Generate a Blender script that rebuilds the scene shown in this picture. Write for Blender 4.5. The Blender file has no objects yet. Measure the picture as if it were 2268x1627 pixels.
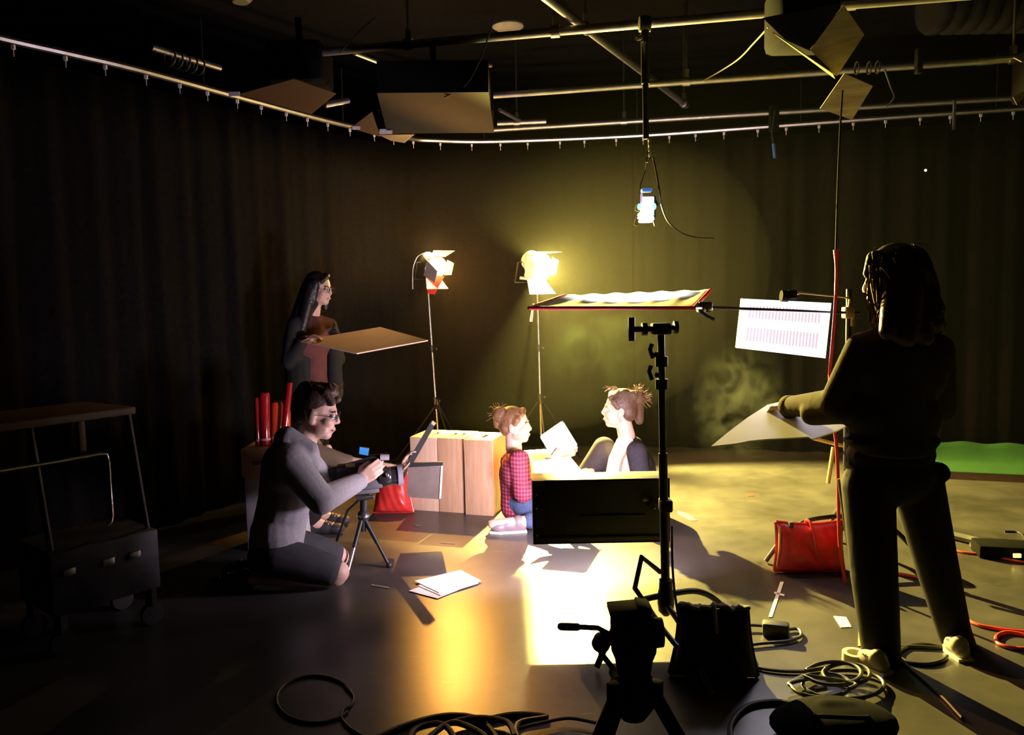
import bpy, bmesh, math, random
from mathutils import Vector as V, Matrix, Quaternion
random.seed(7)
sc = bpy.context.scene
col = sc.collection
PI = math.pi

E_L2, E_L1, E_KEY, E_HL, E_LED, HAZE = 5400.0, 400.0, 72.0, 40.0, 9.0, .0028
E_S2, E_S1 = 9.0, 58.0
# ------------------------------------------------------------------ camera
W, H, F = 2268, 1627, 1780.0
CAM = V((0, 0, 1.46))
TILT, ROLL = math.radians(5.19), 0.020
_R, _U = V((1, 0, 0)), V((0, math.sin(TILT), math.cos(TILT)))
FWD = V((0, math.cos(TILT), -math.sin(TILT)))
RC = _R * math.cos(ROLL) - _U * math.sin(ROLL)
UC = _U * math.cos(ROLL) + _R * math.sin(ROLL)
cd = bpy.data.cameras.new('camera'); cam = bpy.data.objects.new('camera', cd); col.objects.link(cam)
cd.sensor_width = 36; cd.lens = 36 * F / W; cd.clip_start = 0.05; cd.clip_end = 60
m = Matrix((RC, UC, -FWD)).transposed().to_4x4(); m.translation = CAM
cam.matrix_world = m; sc.camera = cam

def ray(u, v): return FWD * F + RC * (u - W / 2) - UC * (v - H / 2)
def P(u, v, y):                       # the point seen at (u, v) standing y metres away
    d = ray(u, v); return CAM + d * (y / d.y)
def G(u, v, z=0.0):                   # the point seen at (u, v) lying at height z
    d = ray(u, v); return CAM + d * ((z - CAM.z) / d.z)
def S(px, y): return px * y / F       # pixels to metres at distance y

# ------------------------------------------------------------------ materials
def rgb(c): return (c[0], c[1], c[2], 1.0)
_mats = {}
def mat(name, c, rough=0.6, metal=0.0, var=0.15, scale=12.0, bump=0.0, emit=None, estr=0.0, spec=0.5, alpha=None, trans=0.0, sheen=0.0, sss=0.0, coat=0.0):
    if name in _mats: return _mats[name]
    m = bpy.data.materials.new(name); m.use_nodes = True
    nt = m.node_tree; b = nt.nodes['Principled BSDF']
    tc = nt.nodes.new('ShaderNodeTexCoord'); nz = nt.nodes.new('ShaderNodeTexNoise')
    nz.inputs['Scale'].default_value = scale; nz.inputs['Detail'].default_value = 5
    nt.links.new(tc.outputs['Object'], nz.inputs['Vector'])
    rp = nt.nodes.new('ShaderNodeValToRGB')
    rp.color_ramp.elements[0].position = .3; rp.color_ramp.elements[1].position = .7
    rp.color_ramp.elements[0].color = rgb([x * (1 - var) for x in c]); rp.color_ramp.elements[1].color = rgb([min(1, x * (1 + var)) for x in c])
    nt.links.new(nz.outputs['Fac'], rp.inputs['Fac']); nt.links.new(rp.outputs['Color'], b.inputs['Base Color'])
    b.inputs['Roughness'].default_value = rough; b.inputs['Metallic'].default_value = metal
    b.inputs['Specular IOR Level'].default_value = min(spec, .04) if rough >= .88 else min(spec, .2) if rough >= .8 else spec
    if sheen: b.inputs['Sheen Weight'].default_value = sheen
    if coat: b.inputs['Coat Weight'].default_value = coat
    if sss:
        b.inputs['Subsurface Weight'].default_value = sss; b.inputs['Subsurface Radius'].default_value = (.02, .008, .004)
    if trans: b.inputs['Transmission Weight'].default_value = trans
    if bump:
        bp = nt.nodes.new('ShaderNodeBump'); bp.inputs['Strength'].default_value = bump; bp.inputs['Distance'].default_value = .01
        nt.links.new(nz.outputs['Fac'], bp.inputs['Height']); nt.links.new(bp.outputs['Normal'], b.inputs['Normal'])
    if emit:
        b.inputs['Emission Color'].default_value = rgb(emit); b.inputs['Emission Strength'].default_value = estr
    _mats[name] = m; return m

def wood(name, c1, c2, rough=.55, axis='Z', scale=9):
    m = bpy.data.materials.new(name); m.use_nodes = True
    nt = m.node_tree; b = nt.nodes['Principled BSDF']
    tc = nt.nodes.new('ShaderNodeTexCoord'); mp = nt.nodes.new('ShaderNodeMapping')
    mp.inputs['Scale'].default_value = {'Z': (6, 6, .6), 'X': (.6, 6, 6), 'Y': (6, .6, 6)}[axis]
    nz = nt.nodes.new('ShaderNodeTexNoise'); nz.inputs['Scale'].default_value = scale; nz.inputs['Detail'].default_value = 8; nz.inputs['Distortion'].default_value = .6
    rp = nt.nodes.new('ShaderNodeValToRGB'); rp.color_ramp.elements[0].position = .32; rp.color_ramp.elements[1].position = .68
    rp.color_ramp.elements[0].color = rgb(c1); rp.color_ramp.elements[1].color = rgb(c2)
    nt.links.new(tc.outputs['Object'], mp.inputs['Vector']); nt.links.new(mp.outputs['Vector'], nz.inputs['Vector'])
    nt.links.new(nz.outputs['Fac'], rp.inputs['Fac']); nt.links.new(rp.outputs['Color'], b.inputs['Base Color'])
    b.inputs['Roughness'].default_value = rough
    return m

def plaid_mat():
    m = bpy.data.materials.new('pink_plaid_cotton'); m.use_nodes = True
    nt = m.node_tree; b = nt.nodes['Principled BSDF']; N = nt.nodes.new; L = nt.links.new
    tc = N('ShaderNodeTexCoord')
    outs = []
    for ax, sc_ in (('X', 26), ('Z', 20), ('Y', 26)):
        w = N('ShaderNodeTexWave'); w.bands_direction = ax; w.inputs['Scale'].default_value = sc_ / 1.6; w.inputs['Distortion'].default_value = 1.2; w.inputs['Detail Scale'].default_value = 2
        r = N('ShaderNodeValToRGB'); r.color_ramp.elements[0].position = .42; r.color_ramp.elements[1].position = .58
        r.color_ramp.elements[0].color = (.45, .45, .45, 1); r.color_ramp.elements[1].color = (1, 1, 1, 1)
        L(tc.outputs['Object'], w.inputs['Vector']); L(w.outputs['Fac'], r.inputs['Fac']); outs.append(r)
    mx = N('ShaderNodeMix'); mx.data_type = 'RGBA'; mx.blend_type = 'MULTIPLY'; mx.inputs[0].default_value = 1
    L(outs[0].outputs['Color'], mx.inputs[6]); L(outs[1].outputs['Color'], mx.inputs[7])
    m2 = N('ShaderNodeMix'); m2.data_type = 'RGBA'; m2.blend_type = 'MULTIPLY'; m2.inputs[0].default_value = 1
    L(mx.outputs[2], m2.inputs[6]); m2.inputs[7].default_value = (.62, .085, .17, 1)
    L(m2.outputs[2], b.inputs['Base Color']); b.inputs['Roughness'].default_value = .85
    return m

# ------------------------------------------------------------------ objects
def tag(o, label=None, cat=None, group=None, kind=None):
    if label: o['label'] = label
    if cat: o['category'] = cat
    if group: o['group'] = group
    if kind: o['kind'] = kind
    return o
def root(name, label, cat, loc, group=None):
    o = bpy.data.objects.new(name, None); col.objects.link(o); o.location = loc; o.empty_display_size = .1
    return tag(o, label, cat, group)
def base_of(o):
    p = V((0, 0, 0))
    while o is not None:
        p = p + o.location; o = o.parent
    return p

class MB:
    def __init__(s): s.bm = bmesh.new()
    def _faces(s, vs, fs):
        bv = [s.bm.verts.new(v) for v in vs]
        for f in fs:
            try: s.bm.faces.new([bv[i] for i in f])
            except ValueError: pass
        return bv
    def box(s, c, size, ax=None, bevel=0.0):
        """c centre; size; ax three axis vectors"""
        c = V(c); ax = ax or (V((1, 0, 0)), V((0, 1, 0)), V((0, 0, 1)))
        h = [x / 2 for x in size]
        if bevel > 0:
            t = bmesh.new(); bmesh.ops.create_cube(t, size=1)
            for v in t.verts: v.co = V((v.co.x * size[0], v.co.y * size[1], v.co.z * size[2]))
            bmesh.ops.bevel(t, geom=t.edges[:], offset=bevel, segments=2, affect='EDGES', profile=.5)
            t.verts.ensure_lookup_table(); t.verts.index_update()
            vs = [c + ax[0] * v.co.x + ax[1] * v.co.y + ax[2] * v.co.z for v in t.verts]
            fs = [[v.index for v in f.verts] for f in t.faces]; t.free()
            s._faces(vs, fs); return s
        vs = [c + ax[0] * (h[0] * i) + ax[1] * (h[1] * j) + ax[2] * (h[2] * k) for i in (-1, 1) for j in (-1, 1) for k in (-1, 1)]
        s._faces(vs, [(0, 1, 3, 2), (4, 6, 7, 5), (0, 4, 5, 1), (2, 3, 7, 6), (0, 2, 6, 4), (1, 5, 7, 3)]); return s
    def slab(s, quad, t, n=None):
        """a sheet over any polygon of points, thickness t"""
        q = [V(p) for p in quad]
        n = n or (q[1] - q[0]).cross(q[2] - q[0]).normalized()
        k = len(q); vs = [p + n * (t / 2) for p in q] + [p - n * (t / 2) for p in q]
        s._faces(vs, [tuple(range(k)), tuple(reversed(range(k, 2 * k)))] + [(i, k + i, k + (i + 1) % k, (i + 1) % k) for i in range(k)]); return s
    def lathe(s, p0, axis, prof, n=20, caps=True):
        """profile [(distance along axis, radius)...] turned about the axis"""
        p0 = V(p0); a = V(axis).normalized(); x = a.orthogonal().normalized(); y = a.cross(x)
        rings = []; vs = []; fs = []
        for d, r in prof:
            if r < 1e-6: rings.append([len(vs)]); vs.append(p0 + a * d)
            else:
                rings.append(list(range(len(vs), len(vs) + n)))
                for i in range(n):
                    t = 2 * PI * i / n; vs.append(p0 + a * d + (x * math.cos(t) + y * math.sin(t)) * r)
        for A, B in zip(rings, rings[1:]):
            for i in range(n):
                j = (i + 1) % n
                if len(A) == 1 and len(B) == 1: continue
                if len(A) == 1: fs.append((A[0], B[j], B[i]))
                elif len(B) == 1: fs.append((A[i], A[j], B[0]))
                else: fs.append((A[i], A[j], B[j], B[i]))
        if caps and len(rings[0]) > 1: fs.append(tuple(reversed(rings[0])))
        if caps and len(rings[-1]) > 1: fs.append(tuple(rings[-1]))
        s._faces(vs, fs); return s
    def cyl(s, p0, p1, r0, r1=None, n=18):
        d = V(p1) - V(p0); return s.lathe(p0, d, [(0, r0), (d.length, r0 if r1 is None else r1)], n)
    def cap(s, p0, p1, r0, r1=None, n=16, k=5):
        """round-ended tapering limb"""
        r1 = r0 if r1 is None else r1; d = V(p1) - V(p0); l = d.length
        pr = [(-r0 * math.cos(PI / 2 * i / k), r0 * math.sin(PI / 2 * i / k)) for i in range(k + 1)] + [(l + r1 * math.sin(PI / 2 * i / k), r1 * math.cos(PI / 2 * i / k)) for i in range(k + 1)]
        return s.lathe(p0, d if l > 1e-6 else V((0, 0, 1)), pr, n)
    def ell(s, c, r, R=None, n=20):
        c = V(c); R = R or Matrix.Identity(3); vs = []; k = n // 2; fs = []
        vs.append(c + R @ V((0, 0, r[2])))
        for i in range(1, k):
            a = PI * i / k
            for j in range(n):
                b = 2 * PI * j / n
                vs.append(c + R @ V((r[0] * math.sin(a) * math.cos(b), r[1] * math.sin(a) * math.sin(b), r[2] * math.cos(a))))
        vs.append(c + R @ V((0, 0, -r[2]))); e = len(vs) - 1
        for j in range(n):
            fs.append((0, 1 + j, 1 + (j + 1) % n)); fs.append((e, 1 + (k - 2) * n + (j + 1) % n, 1 + (k - 2) * n + j))
            for i in range(k - 2):
                a, b = 1 + i * n + j, 1 + i * n + (j + 1) % n; fs.append((a, a + n, b + n, b))
        s._faces(vs, fs); return s
    def tube(s, pts, r, n=10, closed=False, sm=0, r1=None):
        pts = [V(p) for p in pts]
        if sm: pts = smooth(pts, sm, closed)
        k = len(pts); 
        tan = [((pts[(i + 1) % k] if (closed or i < k - 1) else pts[i]) - (pts[i - 1] if (closed or i > 0) else pts[i])).normalized() for i in range(k)]
        x = tan[0].orthogonal().normalized(); vs = []; fs = []
        for i in range(k):
            x = (x - tan[i] * x.dot(tan[i])); x = x.normalized() if x.length > 1e-6 else tan[i].orthogonal().normalized()
            y = tan[i].cross(x); rr = r if r1 is None else r + (r1 - r) * i / (k - 1)
            for j in range(n):
                t = 2 * PI * j / n; vs.append(pts[i] + (x * math.cos(t) + y * math.sin(t)) * rr)
        for i in range(k if closed else k - 1):
            a, b = i * n, ((i + 1) % k) * n
            for j in range(n): fs.append((a + j, a + (j + 1) % n, b + (j + 1) % n, b + j))
        if not closed: fs.append(tuple(reversed(range(n)))); fs.append(tuple(range((k - 1) * n, k * n)))
        s._faces(vs, fs); return s
    def grid(s, fn, nu, nv):
        vs = [fn(i / nu, j / nv) for i in range(nu + 1) for j in range(nv + 1)]
        s._faces(vs, [(i * (nv + 1) + j, (i + 1) * (nv + 1) + j, (i + 1) * (nv + 1) + j + 1, i * (nv + 1) + j + 1) for i in range(nu) for j in range(nv)]); return s
    def build(s, name, material, parent=None, label=None, flat=False, loc=None, solid=0.0, voxel=0.0, iters=0, mats=None):
        bm = s.bm
        o0 = base_of(parent) if parent is not None else (V(loc) if loc is not None else None)
        if o0 is None:
            xs = [v.co for v in bm.verts]
            o0 = V((sum(c.x for c in xs) / len(xs), sum(c.y for c in xs) / len(xs), min(c.z for c in xs)))
        for v in bm.verts: v.co = v.co - o0
        bmesh.ops.recalc_face_normals(bm, faces=bm.faces[:])
        me = bpy.data.meshes.new(name); bm.to_mesh(me); bm.free()
        o = bpy.data.objects.new(name, me); col.objects.link(o)
        if parent is None: o.location = o0
        else: o.parent = parent
        if solid:
            md = o.modifiers.new('thickness', 'SOLIDIFY'); md.thickness = solid; md.offset = 0
        if voxel:
            md = o.modifiers.new('merge', 'REMESH'); md.mode = 'VOXEL'; md.voxel_size = voxel
            if iters:
                md = o.modifiers.new('relax', 'SMOOTH'); md.factor = .5; md.iterations = iters
            dg = bpy.context.evaluated_depsgraph_get(); me2 = bpy.data.meshes.new_from_object(o.evaluated_get(dg))
            o.modifiers.clear(); o.data = me2; bpy.data.meshes.remove(me); me = me2; me.name = name
        me.materials.clear(); me.materials.append(material)
        if not flat:
            me.polygons.foreach_set('use_smooth', [True] * len(me.polygons))
            if not voxel: 
                try: me.set_sharp_from_angle(angle=math.radians(38))
                except Exception: pass
        if label: o['label'] = label
        return o

def smooth(pts, k, closed=False):
    out = []; n = len(pts)
    for i in range(n if closed else n - 1):
        p0 = pts[i - 1] if (closed or i > 0) else pts[0]; p1 = pts[i]; p2 = pts[(i + 1) % n]; p3 = pts[(i + 2) % n] if (closed or i + 2 < n) else pts[-1]
        for j in range(k):
            t = j / k
            out.append(.5 * ((2 * p1) + (p2 - p0) * t + (2 * p0 - 5 * p1 + 4 * p2 - p3) * t * t + (3 * p1 - p0 - 3 * p2 + p3) * t ** 3))
    if not closed: out.append(pts[-1])
    return out
def frame_from(x, up=V((0, 0, 1))):
    """columns: forward, sideways, up"""
    x = V(x).normalized(); y = up.cross(x).normalized(); z = x.cross(y)
    return Matrix((x, y, z)).transposed()
def axes(x, up=V((0, 0, 1))):
    R = frame_from(x, up); return (R.col[0].copy(), R.col[1].copy(), R.col[2].copy())

BLACK = mat('black_metal', (.012, .012, .012), .45, 0, .2)
MATB = mat('matt_black', (.007, .007, .006), .9)
BLKP = mat('black_plastic', (.015, .015, .016), .5)
RUBBER = mat('black_rubber', (.02, .02, .02), .55, 0, .2)
STEEL = mat('steel', (.55, .55, .58), .3, 1.0)
ALU = mat('dull_aluminium', (.5, .5, .52), .42, 1.0)
CHROME = mat('chrome', (.75, .75, .78), .15, 1.0)
WHITE = mat('white_board', (.85, .85, .85), .6, var=.03)
PAPER = mat('white_paper', (.9, .9, .9), .7, var=.03)
REDV = mat('red_vinyl', (.55, .03, .025), .35, var=.2, scale=20, bump=.2)
REDC = mat('red_cable', (.7, .04, .03), .45)
CURT = mat('black_serge', (.007, .0064, .0055), .95, var=.3, scale=40, spec=.1)
YELP = mat('yellow_tape_and_lit_leg', (.6, .5, .1), .6)
# ================================================================== setting
def struct(o): o['kind'] = 'structure'; return o
def floor_mat():
    m = bpy.data.materials.new('black_studio_floor'); m.use_nodes = True
    nt = m.node_tree; b = nt.nodes['Principled BSDF']; N = nt.nodes.new; L = nt.links.new
    tc = N('ShaderNodeTexCoord')
    n1 = N('ShaderNodeTexNoise'); n1.inputs['Scale'].default_value = 2.2; n1.inputs['Detail'].default_value = 9; n1.inputs['Roughness'].default_value = .65
    n2 = N('ShaderNodeTexNoise'); n2.inputs['Scale'].default_value = 45; n2.inputs['Detail'].default_value = 6
    mp = N('ShaderNodeMapping'); mp.inputs['Scale'].default_value = (1, 7, 1); mp.inputs['Rotation'].default_value = (0, 0, .5)
    n3 = N('ShaderNodeTexNoise'); n3.inputs['Scale'].default_value = 7; n3.inputs['Detail'].default_value = 10
    for n in (n1, n2): L(tc.outputs['Object'], n.inputs['Vector'])
    L(tc.outputs['Object'], mp.inputs['Vector']); L(mp.outputs['Vector'], n3.inputs['Vector'])
    r = N('ShaderNodeValToRGB'); r.color_ramp.elements[0].position = .35; r.color_ramp.elements[1].position = .7
    r.color_ramp.elements[0].color = (.038, .036, .034, 1); r.color_ramp.elements[1].color = (.085, .080, .074, 1)
    L(n1.outputs['Fac'], r.inputs['Fac'])
    # scuffs: sparse pale marks
    s = N('ShaderNodeValToRGB'); s.color_ramp.elements[0].position = .68; s.color_ramp.elements[1].position = .74
    s.color_ramp.elements[0].color = (0, 0, 0, 1); s.color_ramp.elements[1].color = (.5, .5, .5, 1)
    L(n3.outputs['Fac'], s.inputs['Fac'])
    mx = N('ShaderNodeMix'); mx.data_type = 'RGBA'; L(s.outputs['Color'], mx.inputs[0]); L(r.outputs['Color'], mx.inputs[6]); mx.inputs[7].default_value = (.16, .15, .14, 1)
    L(mx.outputs[2], b.inputs['Base Color'])
    rr = N('ShaderNodeMapRange'); rr.inputs['To Min'].default_value = .27; rr.inputs['To Max'].default_value = .40
    L(n1.outputs['Fac'], rr.inputs['Value']); L(rr.outputs['Result'], b.inputs['Roughness'])
    bp = N('ShaderNodeBump'); bp.inputs['Strength'].default_value = .08; bp.inputs['Distance'].default_value = .004
    L(n2.outputs['Fac'], bp.inputs['Height']); L(bp.outputs['Normal'], b.inputs['Normal'])
    return m
DARKW = mat('black_painted_wall', (.010, .010, .010), .9, spec=.2)
struct(MB().box((.6, 3.6, -.05), (12.4, 12, .1)).build('floor', floor_mat(), flat=True))
struct(MB().box((.6, 9.55, 1.9), (12.4, .1, 3.8)).build('wall_back', DARKW, flat=True))
struct(MB().box((-5.55, 3.6, 1.9), (.1, 12, 3.8)).build('wall_left', DARKW, flat=True))
struct(MB().box((6.75, 3.6, 1.9), (.1, 12, 3.8)).build('wall_right', DARKW, flat=True))
struct(MB().box((.6, 3.6, 3.85), (12.4, 12, .1)).build('ceiling', DARKW, flat=True))

# ---- curtain track and the black curtains under it
RZ = 2.87
tp = [G(u, v, RZ) for u, v in ((-330, -20), (-150, 42), (0, 84), (150, 118), (300, 153), (510, 210), (740, 271), (900, 305), (960, 311), (1100, 313), (1400, 301), (1700, 280), (2000, 258), (2268, 240), (2480, 224))]
tp = smooth(tp, 8)
tr = root('curtain_track', 'aluminium curtain track curving along two sides of the studio', 'curtain track', tp[len(tp) // 2])
MB().tube(tp, .021, 8).build('rail', ALU, tr)
acc = [0.0]
for a, b in zip(tp, tp[1:]): acc.append(acc[-1] + (b - a).length)
def along(d):
    for i in range(len(acc) - 1):
        if d <= acc[i + 1]: return tp[i].lerp(tp[i + 1], (d - acc[i]) / (acc[i + 1] - acc[i])), (tp[i + 1] - tp[i]).normalized()
    return tp[-1], (tp[-1] - tp[-2]).normalized()
WHITEP = mat('white_nylon', (.7, .7, .7), .5)
d = .3; first = None
while d < acc[-1] - .1:
    p, t = along(d); nrm = V((t.y, -t.x, 0))
    if first is None:
        b = MB(); b.box(V((0, 0, -.035)), (.017, .017, .024)); b.cyl((0, 0, -.045), (0, 0, -.085), .003, n=6)
        first = b.build('runner', WHITEP, None, loc=(0, 0, 0)); first.parent = tr; o = first
    else:
        o = first.copy(); col.objects.link(o); o.parent = tr
    o.location = p - tr.location + nrm * .012
    d += .26 * random.uniform(.85, 1.15)
for dd in (2.0, 3.4, 4.9, 6.3, 7.7, 9.2):
    if dd < acc[-1]:
        p, t = along(dd); MB().cyl(p + V((0, 0, .02)), p + V((0, 0, .45)), .006, n=8).build('hanger_rod', BLACK, tr)

def curtain(name, label, d0, d1, seed, amp):
    rnd = random.Random(seed); ph = [rnd.uniform(0, 6.28) for _ in range(6)]
    n = int((d1 - d0) * 90)
    b = MB()
    def fn(a, h):
        dd = d0 + (d1 - d0) * a; p, t = along(dd); nr = V((-t.y, t.x, 0))
        f = math.sin(dd * 27 + 1.5 * math.sin(dd * 3 + ph[0]) + ph[1]) * .6 + math.sin(dd * 11 + ph[2] + .6 * h) * .5 + math.sin(dd * 49 + ph[3]) * .2
        k = .35 + .65 * h
        return V((p.x, p.y, 0)) + nr * (.07 + amp * f * k) + V((0, 0, 2.80 - 2.785 * h))
    b.grid(fn, n, 8)
    return tag(b.build(name, CURT, solid=.006), label, 'curtain')
curtain('stage_curtain', 'long black curtain hanging down the side behind the equipment trolley', .05, acc[48], 1, .035)
curtain('stage_curtain', 'black curtain across the back behind the two lamp stands', acc[48] + .01, acc[80], 2, .016)
curtain('stage_curtain', 'black curtain hanging in deep folds behind the standing crew member', acc[80] + .01, acc[-1] - .05, 3, .04)

# ---- haze and smoke
def vol(name, dens, color, aniso=.2, noise=None):
    m = bpy.data.materials.new(name); m.use_nodes = True; nt = m.node_tree
    nt.nodes.remove(nt.nodes['Principled BSDF']); out = nt.nodes['Material Output']
    s = nt.nodes.new('ShaderNodeVolumeScatter'); s.inputs['Color'].default_value = rgb(color); s.inputs['Density'].default_value = dens; s.inputs['Anisotropy'].default_value = aniso
    nt.links.new(s.outputs[0], out.inputs['Volume'])
    if noise:
        N = nt.nodes.new; L = nt.links.new
        tc = N('ShaderNodeTexCoord'); nz = N('ShaderNodeTexNoise'); nz.inputs['Scale'].default_value = noise; nz.inputs['Detail'].default_value = 5; nz.inputs['Distortion'].default_value = 1.4
        L(tc.outputs['Object'], nz.inputs['Vector'])
        ln = N('ShaderNodeVectorMath'); ln.operation = 'LENGTH'; mp = N('ShaderNodeMapping'); mp.inputs['Location'].default_value = (-1, -1, -1); mp.inputs['Scale'].default_value = (2, 2, 2)
        L(tc.outputs['Generated'], mp.inputs['Vector']); L(mp.outputs['Vector'], ln.inputs[0])
        fall = N('ShaderNodeMapRange'); fall.inputs['From Min'].default_value = .25; fall.inputs['From Max'].default_value = 1.0; fall.inputs['To Min'].default_value = 1; fall.inputs['To Max'].default_value = 0
        L(ln.outputs['Value'], fall.inputs['Value'])
        r = N('ShaderNodeMapRange'); r.inputs['From Min'].default_value = .44; r.inputs['From Max'].default_value = .72; L(nz.outputs['Fac'], r.inputs['Value'])
        mu = N('ShaderNodeMath'); mu.operation = 'MULTIPLY'; L(fall.outputs['Result'], mu.inputs[0]); L(r.outputs['Result'], mu.inputs[1])
        m2 = N('ShaderNodeMath'); m2.operation = 'MULTIPLY'; L(mu.outputs[0], m2.inputs[0]); m2.inputs[1].default_value = dens
        L(m2.outputs[0], s.inputs['Density'])
    return m
o = MB().box((.4, 6.0, 1.45), (8.6, 3.6, 2.8)).build('haze', vol('haze_volume', HAZE * .2, (.9, .95, .75), .1), flat=True); tag(o, 'thin stage haze hanging in front of the back curtain', 'haze', kind='stuff')
o = MB().ell((.05, 6.1, 1.65), (1.9, 1.05, 1.25), n=40).build('haze', vol('haze_core_volume', HAZE, (.95, .92, .7), .1)); tag(o, 'denser glowing haze around the two burning lamps', 'haze', kind='stuff')
o = MB().ell(P(1640, 900, 5.6), (.36, .25, .52)).build('smoke', vol('smoke_volume', .22, (.9, 1, .8), .1, 5.5)); tag(o, 'wisp of pale smoke rising beyond the tilted white card', 'smoke', kind='stuff')
o = MB().ell(P(1350, 790, 6.3), (.55, .25, .45)).build('smoke', vol('smoke_volume_thin', .05, (.7, 1, .6), .1, 3.0)); tag(o, 'soft greenish smoke under the red-edged reflector frame', 'smoke', kind='stuff')

# ================================================================== lights
def light(kind, name, loc, target, energy, color, **k):
    l = bpy.data.lights.new(name, kind); l.energy = energy; l.color = color
    for a, b in k.items(): setattr(l, a, b)
    o = bpy.data.objects.new(name, l); col.objects.link(o); o.location = loc
    o.rotation_euler = (V(target) - V(loc)).to_track_quat('-Z', 'Y').to_euler(); return o
w = bpy.data.worlds.new('studio_dark'); sc.world = w; w.use_nodes = True
w.node_tree.nodes['Background'].inputs[0].default_value = (.55, .6, 1, 1); w.node_tree.nodes['Background'].inputs[1].default_value = .0
sc.cycles.use_adaptive_sampling = True; sc.cycles.adaptive_threshold = .03; sc.cycles.max_bounces = 6; sc.cycles.diffuse_bounces = 3; sc.cycles.glossy_bounces = 3; sc.cycles.volume_bounces = 0; sc.cycles.volume_step_rate = 2.0
sc.view_settings.view_transform = 'Standard'; sc.view_settings.look = 'None'; sc.view_settings.gamma = 1; sc.view_settings.exposure = 0

# ================================================================== ceiling pipes
def pipe(label, a, b, r=.024, m=ALU, clamps=(), name='lighting_pipe'):
    a, b = V(a), V(b); t = root(name, label, 'pipe', (a + b) / 2)
    MB().cyl(a, b, r).build('tube', m, t)
    for c in clamps:
        p = a.lerp(b, c); d = (b - a).normalized(); k = MB(); k.lathe(p - d * .025, d, [(0, r + .002), (0, r + .010), (.05, r + .010), (.05, r + .002)], 16)
        k.box(p + V((0, 0, r + .03)), (.03, .03, .06)); k.cyl(p + V((0, 0, r + .04)), V((p.x, p.y, 3.78)), .008, n=8)
        k.build('clamp', STEEL, t)
    return t
PZ = 2.93
def px(u, v): return G(u, v, PZ)
def ext(u0, v0, u1, v1, a=0, b=0):
    p, q = px(u0, v0), px(u1, v1); d = (q - p).normalized(); return p - d * a, q + d * b
pipe('nearest silver pipe crossing the ceiling, running up to the big hanging lamp', *ext(750, 112, 1675, 31, .1, .5), clamps=(.18, .47))
pipe('silver pipe crossing the ceiling, second back from the nearest', *ext(1108, 210, 1735, 166, .05, 2.6), clamps=(.3, .75))
pipe('silver pipe crossing the ceiling just in front of the curtain track', *ext(1095, 287, 1830, 242, .05, 2.6), clamps=(.22, .8))
a, b = ext(1180, 0, 1520, 250, .9, 0)
up = V((0, 0, .06)); pipe('long silver pipe slanting back across the ceiling over the other pipes', a + up, b + up, clamps=(.42, .98))
pipe('short silver pipe peeping out at the top edge beyond the big hanging lamp', *ext(1872, 11, 2035, -2, .15, .9))
pipe('short pipe end beside the dark softlight, above the curtain track', *ext(1102, 273, 1210, 268), clamps=(.4,))
pipe('thin brown pipe above the dark softlight, lit orange', *ext(835, 147, 1090, 144), r=.014, m=mat('rusty_pipe', (.3, .18, .1), .5, .6))
pipe('short stub pipe, lit yellow, beside the end of the nearest pipe', *ext(786, 116, 838, 136), r=.018)
pipe('dull pipe stub sloping up to a clamp by the dark softlight', *ext(1107, 243, 1150, 266), r=.016)
t = pipe('short pipe with a cable coiled round it above the curtain track', *ext(335, 104, 487, 150), r=.02)
for i in range(5):
    c = px(375, 116).lerp(px(440, 136), i / 4); dd = (px(487, 150) - px(335, 104)).normalized()
    x = dd.orthogonal().normalized(); y = dd.cross(x)
    MB().tube([c + (x * math.cos(k / 8 * PI) + y * math.sin(k / 8 * PI)) * .05 - V((0, 0, .03)) for k in range(16)], .006, 6, closed=True).build('cable_turn', RUBBER, t)
pipe('pipe stub hanging below the second silver pipe beside the ceiling edge', *ext(2165, 140, 2270, 128, 0, .5), r=.018)

def cable(label, pts, r=.004, m=RUBBER, name='cable', sm=8):
    return tag(MB().tube(pts, r, 8, sm=sm).build(name, m), label, 'cable')
cable('thin cable drooping from the nearest pipe past the dark softlight', [P(1095, 35, 4.3), P(1082, 80, 4.35), P(1060, 140, 4.4), P(1030, 190, 4.45), P(985, 215, 4.5)])
cable('loose cable looping up from the second pipe to the big hanging lamp', [P(1560, 178, 5.4), P(1630, 135, 5.0), P(1670, 95, 4.6), P(1702, 60, 4.2)], .005)
cable('cable hanging behind the two barndoor flaps of the big lamp', [P(1960, 155, 5.3), P(1972, 190, 5.4), P(1980, 215, 5.6), P(1965, 235, 5.9)], .006)
cable('thin dark cord dangling from the short stub of the nearest pipe', [P(830, 40, 4.5), P(795, 70, 4.6), P(752, 118, 4.7)], .003)
o = cable('blue-ended cord dangling from the pipe before the curtain track', [P(1716, 245, 6.3), P(1710, 290, 6.3), P(1713, 320, 6.3)], .006)
MB().tube([P(1713, 318, 6.3), P(1716, 350, 6.3)], .012, 8).build('plug', mat('blue_plastic', (.05, .12, .4), .5), o).parent = o

# small round ceiling plates
for (u, v, s_, lb) in ((1125, 66, .11, 'pale round ceiling plate above the nearest pipe'), (533, 6, .07, 'small pale ceiling plate at the top edge')):
    c = G(u, v, 3.3); tag(MB().lathe(c, (0, 0, 1), [(0, s_ * .7), (.02, s_), (.03, s_)], 24).build('ceiling_plate', mat('grey_paint', (.35, .35, .36), .5)), lb, 'ceiling plate')
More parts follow.
